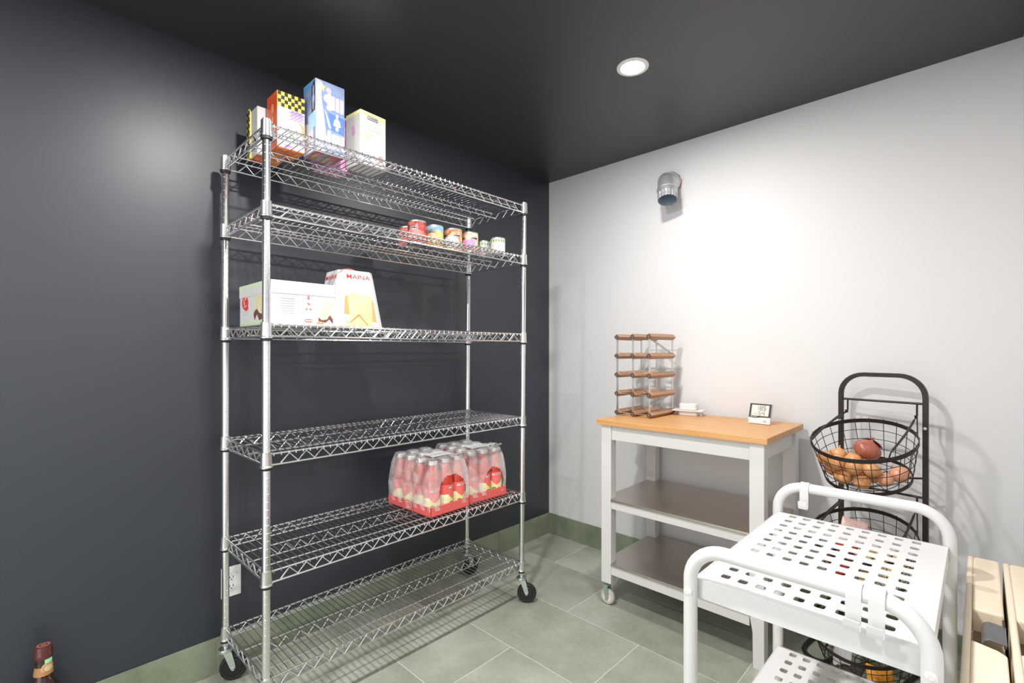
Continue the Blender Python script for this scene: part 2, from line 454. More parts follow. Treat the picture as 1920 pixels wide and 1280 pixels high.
# ------------------------------------------------------------------ chrome wire rack
PX0, PX1, PY0, PY1 = .105, .527, -2.055, -.835
LEV = [2.0, 1.745, 1.356, .938, .555, .205]       # top of the collars = deck height
LEAN = (-.026, .008)
def rk(x, y, z):                                    # the rack leans a little
    t = (2.0 - z) / 2.0
    return Vector((x + LEAN[0]*t, y + LEAN[1]*t, z))
rack = thing('wire_shelving_rack', 'tall six-shelf chrome wire rack on casters against the dark wall', 'shelving rack', (.3, -1.445, 0))
ORG = Vector((.3, -1.445, 0))
PL = 1.868
pm = MB(); pm.lathe([(0, 0), (.0126, 0), (.0126, PL-.003), (.0105, PL), (0, PL)], 20)
post_me = pm.mesh('post', M['chrome_post'])
gm = MB(); z = .06
while z < PL-.02:
    gm.lathe([(.0124, z), (.01285, z+.0005), (.01285, z+.0013), (.0124, z+.0018)], 20); z += .0254
groove_me = gm.mesh('graduation_rings', M['chrome'])
lean_dir = (rk(0,0,2.0) - rk(0,0,.15)).normalized()
lean_rot = lean_dir.to_track_quat('Z', 'Y').to_euler()
for px, py in ((PX0,PY0),(PX1,PY0),(PX0,PY1),(PX1,PY1)):
    p = link('post', post_me, rack, rk(px, py, .137) - ORG, lean_rot)
    link('graduation_rings', groove_me, p)['kind'] = 'stuff'
    m = MB(); m.lathe([(0,0),(.0118,0),(.0132,.0025),(.0132,.007),(0,.008)], 16); m.build('end_cap', M['chrome_post'], p, loc=(0,0,PL-.003))
# one shelf: origin at the centre of the deck
LX, LY = (PX1-PX0)/2, (PY1-PY0)/2
TH = .036
sm = MB()
def loop(z, r):
    # perimeter wire running between the collars
    for s in (-1, 1):
        sm.tube([(s*LX, -LY+.017, z), (s*LX, LY-.017, z)], r, 8)
        sm.tube([(-LX+.017, s*LY, z), (LX-.017, s*LY, z)], r, 8)
loop(-.005, .0034); loop(-.005-TH, .0034)
shelf_me = sm.mesh('shelf', M['chrome'])
def zig(p, q, n, z0, z1, r):
    p = Vector(p); q = Vector(q); pts = []
    for i in range(2*n+1):
        c = p.lerp(q, i/(2*n)); pts.append((c.x, c.y, z1 if i % 2 else z0))
    m = MB(); m.tube(pts, r, 6, smooth=False); return m
trusses = []
for xx in (-LX, 0, LX):
    e = .045 if xx else .06
    trusses.append(zig((xx, -LY+e, 0), (xx, LY-e, 0), 20, -.005-TH+.003, -.009, .0026).mesh('truss_wire', M['chrome']))
for yy in (-LY, LY):
    trusses.append(zig((-LX+.03, yy, 0), (LX-.03, yy, 0), 6, -.005-TH+.003, -.009, .0026).mesh('truss_wire', M['chrome']))
runners = []
for xx, zz in ((-.012, -.0045), (.012, -.0335), (-LX+.055, -.0045), (LX-.055, -.0045)):
    m = MB(); m.tube([(xx, -LY+.006, zz), (xx, LY-.006, zz)], .0027, 8); runners.append(m.mesh('runner_wire', M['chrome']))
m = MB(); m.tube([(-LX-.0035, 0, -.012), (-LX-.003, 0, -.002), (-LX+.004, 0, .0), (LX-.004, 0, .0), (LX+.003, 0, -.002), (LX+.0035, 0, -.012)], .0019, 6)
deck_me = m.mesh('deck_wire', M['chrome'])
m = MB(); m.lathe([(.0128,-.05),(.0195,-.05),(.0195,-.046),(.0178,-.044),(.0165,-.006),(.0168,0),(.0128,0)], 18); collar_me = m.mesh('corner_collar', M['chrome_post'])
m = MB(); m.lathe([(.0128,-.058),(.0175,-.058),(.0175,-.050),(.0128,-.05)], 18); sleeve_me = m.mesh('clip_sleeve', M['rubber'])
NW = 50
for lz in LEV:
    c = rk((PX0+PX1)/2, (PY0+PY1)/2, lz) - ORG
    sh = link('shelf', shelf_me, rack, c)
    for t_ in trusses: link('truss_wire', t_, sh)
    for r_ in runners: link('runner_wire', r_, sh)
    for i in range(NW):
        link('deck_wire', deck_me, sh, (0, -LY+.022 + (2*LY-.044)*i/(NW-1), 0))
    for sx in (-1, 1):
        for sy in (-1, 1):
            link('corner_collar', collar_me, sh, (sx*LX, sy*LY, .003), lean_rot)
            link('clip_sleeve', sleeve_me, sh, (sx*LX, sy*LY, .003), lean_rot)
# casters
def caster(x, y, rz):
    b = rk(x, y, .14) - ORG
    f = MB()
    f.lathe([(0,.0),(.008,0),(.008,-.012),(.024,-.014),(.026,-.02),(.024,-.026),(0,-.026)], 18)
    for s in (-1, 1):
        f.prism([(-.006,-.024),(.022,-.024),(.034,-.07),(.036,-.087),(.028,-.095),(.018,-.089)], 1, s*.0185-.0015, s*.0185+.0015)
    o = f.build('caster', M['zinc'], rack, loc=b, rot=(0,0,rz))
    R = .0485
    w = MB()
    wc = Vector((.027, 0, R - b.z + .0005))
    w.lathe([(0,-.014),(.030,-.014),(.033,-.011),(.042,-.0125),(.0465,-.010),(R,-.004),(R,.004),(.0465,.010),(.042,.0125),(.033,.011),(.030,.014),(0,.014)], 32, Matrix.Translation(wc) @ Matrix.Rotation(PI/2, 4, 'X'))
    w.build('wheel', M['rubber'], o)
    a = MB(); a.lathe([(0,-.022),(.006,-.022),(.006,.022),(0,.022)], 12, Matrix.Translation(wc) @ Matrix.Rotation(PI/2, 4, 'X')); a.build('axle_bolt', M['zinc'], o)
for x, y, rz in ((PX0,PY0,math.radians(66)), (PX1,PY0,math.radians(200)), (PX0,PY1,math.radians(82)), (PX1,PY1,math.radians(38))):
    caster(x, y, rz)

# ------------------------------------------------------------------ cartons on the top shelf
DZ = .0028                                          # deck surface above nominal level
def carton(name, label, x0, x1, y0, y1, h, m, z, rz=0, group=None, bev=.0015):
    """upright carton; local origin at the near front (+x, -y) bottom corner"""
    t = thing(name, label, 'box', (x1, y0, z), rz, group)
    b = MB(); b.box((-(x1-x0), 0, 0), (0, y1-y0, h)); b.build('carton', m, t, bevel=bev, seg=1)
    W, D = y1-y0, x1-x0
    fx = face_map((0, 0, 0), (0, 1, 0), (0, 0, 1))          # +x face, a = along y
    fy = face_map((-D, 0, 0), (1, 0, 0), (0, 0, 1))         # -y face, a = along x
    fb = face_map((-D, 0, 0), (0, 1, 0), (1, 0, 0))         # underside seen through the deck
    return t, fx, fy, fb, W, D
zt = LEV[0] + DZ
t, fx, fy, fb, W, D = carton('gift_carton', 'red and orange carton with yellow-black checked front, on top shelf by the corner post', .255, .352, -1.958, -1.858, .205, M['carton_orange'], zt)
print_poly([rrect(.001, .003, W-.001, .203, .002)], fx, 'white_panel', M['white_print'], t, .0005)
print_poly([[(.001,.148),(W-.001,.148),(W-.001,.203),(.001,.203)]], fx, 'yellow_band', M['checker_yellow'], t, .0008)
chk = []
for i in range(8):
    for j in range(4):
        if (i+j) % 2: chk.append([(.002+i*.012,.149+j*.0135),(.002+(i+1)*.012,.149+j*.0135),(.002+(i+1)*.012,.149+(j+1)*.0135),(.002+i*.012,.149+(j+1)*.0135)])
print_poly(chk, fx, 'black_checks', M['black_print'], t, .0012)
br = []
for j in range(6):
    for i in range(4):
        a = .045 + i*.0135 + (j % 2)*.006
        if a+.011 < W: br.append([(a,.112+j*.006),(a+.011,.112+j*.006),(a+.011,.1155+j*.006),(a,.1155+j*.006)])
print_poly(br, fx, 'lilac_bricks', M['purple_print'], t, .0010)
print_poly([[(.06,.05),(.097,.045),(.097,.10),(.08,.108),(.072,.09)]], fx, 'orange_patch', M['orange_print'], t, .0008)
print_poly([ell(.078,.085,.010,.018), ell(.058,.07,.010,.024), ell(.08,.05,.013,.016)], fx, 'cream_shapes', M['white_print'], t, .0012)
print_poly([ell(.085,.035,.011,.008), ell(.04,.012,.014,.006)], fx, 'lilac_shapes', M['purple_print'], t, .0012)
print_poly([ell(D-.045,.150,.011,.017), ell(D-.045,.108,.006,.013)], fy, 'gold_marks', M['orange_print'], t)
print_poly([[(D-.06,.02),(D-.015,.03),(D-.02,.075),(D-.06,.06)]], fy, 'grey_patch', M['grey_print'], t)
print_poly([[(.002,.002),(W-.002,.002),(W-.002,D-.002),(.002,D-.002)]], fb, 'flame_base', M['flame_print'], t)
# second, hidden behind the corner post
t, fx, fy, fb, W, D = carton('gift_carton', 'grey-sided carton with checked rounded edge, behind the red and orange carton', .135, .235, -1.985, -1.885, .178, M['grey_print'], zt)
chk = []
b = MB(); b.prism([(0,.0),(D*.35,.0),(D*.32,.18),(D*.22,.19),(0,.178)], 1, -.004, .0)
arch = b.build('rounded_edge', M['checker_yellow'], t, loc=(-D, 0, 0))
for i in range(3):
    for j in range(14):
        if (i+j) % 2: chk.append([(i*.011,.004+j*.0125),((i+1)*.011,.004+j*.0125),((i+1)*.011,.004+(j+1)*.0125),(i*.011,.004+(j+1)*.0125)])
print_poly(chk, face_map((-D, -.004, 0), (1,0,0), (0,0,1)), 'black_checks', M['black_print'], t, .0008)
print_poly([[(.002,.002),(W-.002,.002),(W-.002,D-.002),(.002,D-.002)]], fb, 'flame_base', M['flame_print'], t)
# tall blue carton
t, fx, fy, fb, W, D = carton('gift_carton', 'tallest carton on the top shelf, blue with white puffy print', .315, .417, -1.847, -1.733, .268, M['carton_blue'], zt)
print_poly([[(.002,.002),(.034,.002),(.040,.08),(.030,.16),(.022,.21),(.026,.262),(.002,.266)]], fx, 'white_swirl', M['lilac_pale'], t, .0006)
star = [( .024 + (.016 if k % 2 == 0 else .008)*math.sin(PI*k/5), .242 + (.016 if k % 2 == 0 else .008)*math.cos(PI*k/5)) for k in range(10)][::-1]
print_poly([star], fx, 'star', M['lemon_print'], t, .0012)
print_poly([rrect(.045,.172,.060,.232,.007), ell(.050,.238,.011,.010), ell(.042,.205,.011,.016), ell(.052,.172,.012,.010), rrect(.060,.168,.075,.222,.004), rrect(.077,.166,.092,.221,.004), rrect(.094,.165,.109,.220,.004)], fx, 'white_puffs', M['lilac_pale'], t, .0010)
print_poly([rrect(.063,.176,.0725,.214,.002), rrect(.080,.174,.0895,.213,.002), rrect(.097,.173,.106,.212,.002)], fx, 'lilac_bars', M['purple_print'], t, .0014)
print_poly([[(.034,.165),(.052,.10),(.060,.10),(.042,.15)]], fx, 'yellow_ray', M['lemon_print'], t, .0012)
print_poly([[(.050,.155),(.112,.150),(.112,.085),(.062,.095)]], fx, 'blue_patch', M['blue_print'], t, .0010)
print_poly([ell(.083,.150,.005,.009), ell(.083,.128,.012,.013), ell(.076,.118,.008,.007), ell(.090,.118,.008,.007), ell(.083,.103,.006,.009)], fx, 'white_puffs', M['white_print'], t, .0014)
print_poly([rrect(.045,.030,.060,.090,.007), ell(.046,.055,.010,.014), rrect(.062,.025,.078,.080,.004), rrect(.080,.024,.095,.079,.004), rrect(.097,.023,.111,.078,.004)], fx, 'white_puffs', M['lilac_pale'], t, .0010)
print_poly([[(D-.030,.145),(D-.004,.150),(D-.004,.262),(D-.030,.245)]], fy, 'black_panel', M['black_print'], t, .0007)
print_poly([ell(D-.016,.225,.005,.022), ell(D-.016,.195,.009,.018), ell(D-.017,.170,.004,.016)], fy, 'mauve_puffs', M['lilac_pale'], t, .0011)
print_poly([[(.002,.236),(D-.03,.245),(D-.004,.262),(.002,.266)]], fy, 'sky_band', M['sky_print'], t, .0007)
print_poly([[(D-.05,.08),(D-.004,.09),(D-.004,.15),(D-.06,.14)]], fy, 'sky_patch', M['label_blue'], t, .0009)
print_poly([[(.002,.003),(D-.02,.003),(D-.02,.11),(.002,.12)]], fy, 'pale_patch', M['white_print'], t, .0006)
print_poly([[(.002,.002),(W-.002,.002),(W-.002,D-.002),(.002,D-.002)]], fb, 'motley_base', M['motley_print'], t)
# pink carton
t, fx, fy, fb, W, D = carton('gift_carton', 'pink mottled carton half hidden behind the tall blue carton', .20, .300, -1.765, -1.640, .218, M['carton_pink'], zt)
print_poly([[(.002,.002),(W-.002,.002),(W-.002,D-.002),(.002,D-.002)]], fb, 'pink_base', M['pinkmot_print'], t)
print_poly([ell(.02+.02*i, .03+.045*((i*7) % 4), .008, .010) for i in range(6)], fx, 'pale_flecks', M['lilac_pale'], t)
# white carton
t, fx, fy, fb, W, D = carton('gift_carton', 'white carton with cream lid edge and pastel dots, rightmost on the top shelf', .325, .425, -1.672, -1.552, .214, M['carton_cream'], zt, math.radians(5))
print_poly([[(.002,.196),(W-.002,.190),(W-.002,.212),(.002,.212)]], fx, 'cream_band', M['lemon_print'], t, .0005)
print_poly([rrect(.034,.184,.082,.199,.004)], fx, 'label_frame', M['black_print'], t, .0010)
print_poly([rrect(.036,.1865,.080,.1965,.003)], fx, 'label_field', M['white_print'], t, .0014)
print_poly([rrect(.040+.0065*i,.189,.0445+.0065*i,.194,.001) for i in range(6)], fx, 'label_strokes', M['black_print'], t, .0018)
print_poly([rrect(.035+.008*i,.172,.040+.008*i,.177,.001) for i in range(7)] + [rrect(.028+.008*i,.160,.033+.008*i,.165,.001) for i in range(9)] + [rrect(.030+.008*i,.146,.035+.008*i,.151,.001) for i in range(9)], fx, 'faint_lettering', M['green_print'], t)
print_poly([ell(.034,.118,.013,.016)], fx, 'yellow_dot', M['lemon_print'], t)
print_poly([ell(.090,.108,.013,.015)], fx, 'green_dot', M['green_print'], t)
print_poly([ell(.096,.042,.014,.015)], fx, 'coral_dot', M['label_coral'], t)
print_poly([ell(D-.045,.140,.013,.022)], fy, 'mauve_dot', M['carton_pink'], t)
print_poly([[(.002,.198),(D-.002,.198),(D-.002,.212),(.002,.212)]], fy, 'cream_band', M['lemon_print'], t, .0005)

# ------------------------------------------------------------------ tins on the second shelf
z2 = LEV[1] + DZ
VIEW2 = math.radians(-54)                           # towards the photographer
def tin(label, x, y, r, h, base, top, band, logo=True):
    t = thing('tin_can', label, 'can', (x, y, z2), 0, 'tins on the second shelf')
    m = MB(); m.lathe([(0,.003),(r*.9,.003),(r*.96,0),(r,.002),(r,.005),(r*.985,.007),(r*.985,h-.007),(r,h-.005),(r,h-.001),(r*.97,h),(r*.93,h-.004),(0,h-.004)], 32)
    m.build('tin_body', M['can_end'], t)
    m = MB(); m.lathe([(r*.99,.007),(r*.995,.0075),(r*.995,h-.0075),(r*.99,h-.007)], 32); m.build('label_wrap', base, t)
    cm = cyl_map(r*.995, 0, VIEW2)
    if top:
        m = MB(); m.lathe([(r*.99,h-.030),(r*1.003,h-.029),(r*1.003,h-.007),(r*.99,h-.0065)], 32); m.build('label_top_band', top, t)
    if band:
        hw = r*.9
        print_band(-hw, hw, lambda x: .016, lambda x: .054 + .010*min(1, 2*(1-abs(x)/hw)), cm, 'label_panel', band, t, .0008, 16)
    if logo:
        for a in ((0,) if band in (M['label_coral'], M['label_orange']) else (-.036, .030)):
            print_poly([ell(a,.070,.021,.009,20)], cm, 'logo_outline', M['black_print'], t, .0011, sub=1)
            print_poly([ell(a,.070,.0195,.0078,20)], cm, 'logo_field', M['white_print'], t, .0015, sub=1)
            print_poly([rrect(a-.014+.0062*i,.0665,a-.010+.0062*i,.0735,.001) for i in range(5)], cm, 'logo_strokes', M['black_print'], t, .0019)
    return t
tin('dark red bean tin behind the others, at the left end of the tin row', .215, -1.315, .0415, .102, M['beans_red'], None, M['label_coral'], False)
tin('red bean tin with a coral label panel, front left of the tin row', .328, -1.338, .0425, .106, M['beans_red'], None, M['label_coral'])
tin('golden bean tin with a pale blue top band', .318, -1.232, .0425, .106, M['beans_gold'], M['label_blue'], M['label_orange'])
tin('orange bean tin with a grey-blue label panel', .330, -1.129, .0440, .106, M['beans_orange'], None, M['label_grey'])
tin('tan bean tin with a bright pink label panel', .352, -1.038, .0390, .102, M['beans_tan'], None, M['label_pink'])
for lb, x, y, r, h in (('small white tin with leaf print, tucked behind the rightmost tin', .352, -.945, .034, .075), ('white tin with leaf print, rightmost of the tin row', .432, -.925, .0365, .082)):
    t = tin(lb, x, y, r, h, M['white_card'], None, None, False)
    cm = cyl_map(r*.995, 0, VIEW2)
    lv = []
    for k in range(7):
        a = -.045 + .014*k; zz = h-.018
        lv.append([(a,zz-.008),(a+.004,zz-.002),(a+.002,zz+.010),(a-.004,zz+.004)])
    print_poly(lv, cm, 'leaf_print', M['leaf_print'], t, .0010)
    print_poly([[(-.03+.016*k,h-.024),(-.022+.016*k,h-.026),(-.018+.016*k,h-.016),(-.026+.016*k,h-.015)] for k in range(4)], cm, 'pale_leaf_print', M['green_print'], t, .0007)
    print_poly([[(.0,.020+.007*k),(.026,.020+.007*k),(.026,.0215+.007*k),(.0,.0215+.007*k)] for k in range(4)], cm, 'text_lines', M['grey_print'], t, .0007, sub=4)

# ------------------------------------------------------------------ cake boxes on the third shelf
z3 = LEV[2] + DZ
t = thing('cake_box', 'long white lidded cake box with zigzag green border, on the third shelf', 'box', (.460, -2.022, z3))
D, W, HB = .305, .230, .150
m = MB(); m.box((-D+.002, .002, 0), (-.002, W-.002, HB-.004)); m.build('box_base', M['white_card'], t, bevel=.001, seg=1)
m = MB(); m.box((-D, 0, HB*.70), (0, W, HB)); m.build('lid', M['white_card'], t, bevel=.0015, seg=1)
fx = face_map((-.002, 0, 0), (0,1,0), (0,0,1)); fxl = face_map((0,0,0), (0,1,0), (0,0,1))
fy = face_map((-D, .002, 0), (1,0,0), (0,0,1)); fyl = face_map((-D, 0, 0), (1,0,0), (0,0,1))
def zigband(L, zb, ht, n, up):
    p = [(L*i/(2*n), zb + (ht if (i % 2 == 0) == up else ht*.45)) for i in range(2*n+1)]
    return ([(0, zb), (L, zb)] + p[::-1]) if up else None
pts = [(.002, HB-.002)] + [(.002 + (D-.004)*i/28, HB-.022 if i % 2 else HB-.014) for i in range(29)] + [(D-.002, HB-.002)]
print_poly([pts], fyl, 'green_zigzag', M['green_print'], t)
pts = [(.004, .002)] + [(D-.004, .002)] + [(D-.004 - (D-.008)*i/28, .020 if i % 2 else .012) for i in range(29)]
print_poly([pts], fy, 'green_zigzag', M['green_print'], t)
print_poly([ell(.060,.085,.034,.024,18), ell(.052,.105,.020,.012), ell(.072,.066,.022,.010)], fy, 'red_emblem', M['red_print'], t, .0006)
print_poly([[(.048,.080),(.055,.077),(.052,.098),(.047,.100)], ell(.067,.100,.006,.004), [(.052,.069),(.075,.073),(.075,.077),(.052,.073)]], fy, 'emblem_marks', M['white_print'], t, .0011)
print_poly([[(.035+.011*i,.050),(.043+.011*i,.050),(.043+.011*i,.055),(.035+.011*i,.055)] for i in range(6)] + [[(.038+.011*i,.040),(.045+.011*i,.040),(.045+.011*i,.0445),(.038+.011*i,.0445)] for i in range(5)], fy, 'faint_lettering', M['grey_print'], t)
cake = [(.150,.040),(.160,.038),(.185,.055),(.205,.035),(.240,.030),(.262,.050),(.262,.085),(.248,.112),(.220,.120),(.190,.113),(.168,.092)]
print_poly([cake], fy, 'cake_picture', M['cream_print'], t, .0006)
print_poly([[(.150,.040),(.160,.018),(.182,.040),(.205,.016),(.240,.022),(.262,.014),(.262,.052),(.240,.036),(.205,.042),(.185,.058),(.160,.050)]], fy, 'chocolate_base', M['choc_print'], t, .0010)
print_poly([ell(.265,.020,.010,.007), ell(.278,.018,.008,.006)], fy, 'nut_print', M['orange_print'], t, .0012)
cake = [(.168,.030),(.180,.020),(.200,.024),(.210,.032),(.222,.028),(.222,.090),(.208,.092),(.190,.084),(.175,.062)]
print_poly([cake], fx, 'cake_picture', M['cream_print'], t, .0006)
print_poly([[(.168,.030),(.168,.016),(.195,.012),(.208,.024),(.222,.008),(.222,.024),(.210,.040),(.200,.024),(.180,.020)]], fx, 'chocolate_base', M['choc_print'], t, .0010)
print_poly([ell(.168,.010,.007,.004), ell(.182,.009,.007,.004)], fx, 'nut_print', M['orange_print'], t, .0010)
print_poly([[(.128,.090),(.136,.090),(.136,.104),(.128,.104)], [(.124,.078),(.130,.074),(.134,.070),(.139,.071),(.136,.078),(.130,.080)], [(.121,.055),(.126,.052),(.129,.058),(.124,.061)], [(.134,.056),(.140,.052),(.143,.057),(.138,.061)]], fx, 'red_marks', M['pink_print'], t)
print_poly([rrect(.118,.010,.146,.022,.006)], fx, 'red_badge', M['pink_print'], t)
print_poly([rrect(.121+.0048*i,.0135,.1245+.0048*i,.0185,.001) for i in range(5)], fx, 'badge_marks', M['white_print'], t, .0012)
print_poly([[(.035,.030+.0085*k),(.085,.030+.0085*k),(.085,.0315+.0085*k),(.035,.0315+.0085*k)] for k in range(8)], fx, 'text_lines', M['lilac_pale'], t)
# panettone carton: eight-sided truncated pyramid
t = thing('cake_carton', 'tapered white cake carton with golden cake picture and red lettering, third shelf', 'box', (.345, -1.676, z3), math.radians(-2))
HB = .222
def octo(h, c): return [(h,-h+c),(h,h-c),(h-c,h),(-h+c,h),(-h,h-c),(-h,-h+c),(-h+c,-h),(h-c,-h)]
b0, b1 = octo(.105, .030), octo(.071, .020)
m = MB(); m.add([(x,y,0) for x,y in b0] + [(x,y,HB) for x,y in b1], [tuple(range(8))[::-1], tuple(range(8,16))] + [(i,(i+1)%8,8+(i+1)%8,8+i) for i in range(8)])
m.build('carton', M['white_card'], t, bevel=.001, seg=1)
m = MB(); m.tube([(.0,-.030,HB-.004),(.0,-.028,HB+.009),(0,0,HB+.013),(.0,.028,HB+.009),(.0,.030,HB-.004)], .0045, 8); m.build('ribbon_handle', M['pink_print'], t)
ang = math.atan2(.034, HB)
def side(sign_axis):
    if sign_axis == 'x': o, u, v = Vector((.105,0,0)), Vector((0,1,0)), Vector((-.034,0,HB))
    else: o, u, v = Vector((0,-.105,0)), Vector((1,0,0)), Vector((0,.034,HB))
    return face_map(o, u, v)
sx_, sy_ = side('x'), side('y')
for f in (sx_, sy_):
    print_poly([[(-.066,.004),(.066,.004),(.058,.11),(.046,.128),(.020,.120),(.004,.132),(-.030,.134),(-.050,.124),(-.060,.08)]], f, 'cake_picture', M['yellow_print'], t, .0006)
    for q_ in ([(-.068,.050),(-.046,.048),(-.050,.126),(-.060,.118)], [(.046,.022),(.066,.018),(.058,.100),(.050,.112)]): print_poly([q_], f, 'crust_print', M['orange_print'], t, .0010)
    print_poly([[(-.048,.018),(-.044,.016),(-.008,.044),(.024,.008),(.029,.008),(-.006,.051),(-.012,.050)]], f, 'slice_line', M['kraft'], t, .0013)
    for q_ in ([(-.066,.030),(-.048,.020),(-.046,.046),(-.064,.046)], [(.046,.004),(.064,.004),(.064,.020),(.046,.022)]): print_poly([q_], f, 'white_crumb', M['white_print'], t, .0013)
    print_poly([[(-.030+.012*i,.158),(-.022+.012*i,.158),(-.022+.012*i,.165),(-.030+.012*i,.165)] for i in range(6)], f, 'faint_lettering', M['green_print'], t)
    text_print('MAINA', .026, f, 'lettering', M['red_print'], t, 0, .198, bold=.0001, sx=1.2)

# ------------------------------------------------------------------ shrink-wrapped bottle packs on the fifth shelf
z5 = LEV[4] + DZ
BR, BHT = .0365, .228
m = MB(); m.lathe([(0,.002),(BR*.85,0),(BR,.006),(BR,.118),(BR*1.0,.124),(BR*.96,.140),(BR*.82,.165),(BR*.64,.190),(BR*.58,.205),(BR*.60,.213),(0,.213)], 20)
btl_me = m.mesh('bottle', M['tomato'])
m = MB(); m.lathe([(0,.230),(BR*.60,.230),(BR*.645,.227),(BR*.645,.212),(0,.211)], 20); cap_me = m.mesh('cap', M['cap'])
m = MB(); m.lathe([(BR*1.0,.074),(BR*1.02,.0745),(BR*1.02,.1145),(BR*1.0,.115)], 24); lab_r = m.mesh('label_top', M['tray_red'])
m = MB(); m.lathe([(BR*1.0,.026),(BR*1.02,.0265),(BR*1.02,.0735),(BR*1.0,.074)], 24)
lab_y = m.mesh('label_bottom', mat('yellow and white bottle label', (.84,.70,.28), .45, noise=(32, (.86,.82,.66), .12, 2)))
def flat_panel(a0, w, zb, zh, mtl, name):
    cm = cyl_map(BR*1.02, 0, a0); mb = MB(); vs = []; n = 8
    for k in range(n+1):
        for q in (zb, zh): vs.append(cm(-w/2 + w*k/n, q, .0008))
    mb.add(vs, [(2*k, 2*k+2, 2*k+3, 2*k+1) for k in range(n)]); return mb.mesh(name, mtl)
lab_bar = flat_panel(math.radians(-95), .026, .034, .064, M['white_print'], 'barcode_patch')
lab_side = flat_panel(math.radians(165), .030, .028, .112, M['white_print'], 'nutrition_patch')
shield = None
def make_bottle(parent, loc, ra):
    b = link('bottle', btl_me, parent, loc, (0,0,ra))
    for n_, me in (('cap', cap_me), ('label_top', lab_r), ('label_bottom', lab_y), ('barcode_patch', lab_bar), ('nutrition_patch', lab_side)): link(n_, me, b)
    link('lettering', LET, b); link('shield_print', SHD, b); link('leaf_print', LEAF, b)
    return b
_tmp = text_print('MUTTI', .017, cyl_map(BR*1.02, 0, 0), 'lettering', M['white_print'], None, 0, .102, .0012, bold=.0002)
LET = _tmp.data; bpy.data.objects.remove(_tmp)
_tmp = print_band(-.026, .026, lambda x: .054 + .018*(abs(x)/.026)**1.5, lambda x: .092, cyl_map(BR*1.02, 0, 0), 'shield_print', M['pink_print'], None, .0008, 14)
SHD = _tmp.data; bpy.data.objects.remove(_tmp)
_tmp = print_poly([ell(-.012,.036,.010,.006), ell(.012,.034,.009,.005)], cyl_map(BR*1.02, 0, 0), 'leaf_print', M['leaf_print'], None, .0008)
LEAF = _tmp.data; bpy.data.objects.remove(_tmp)
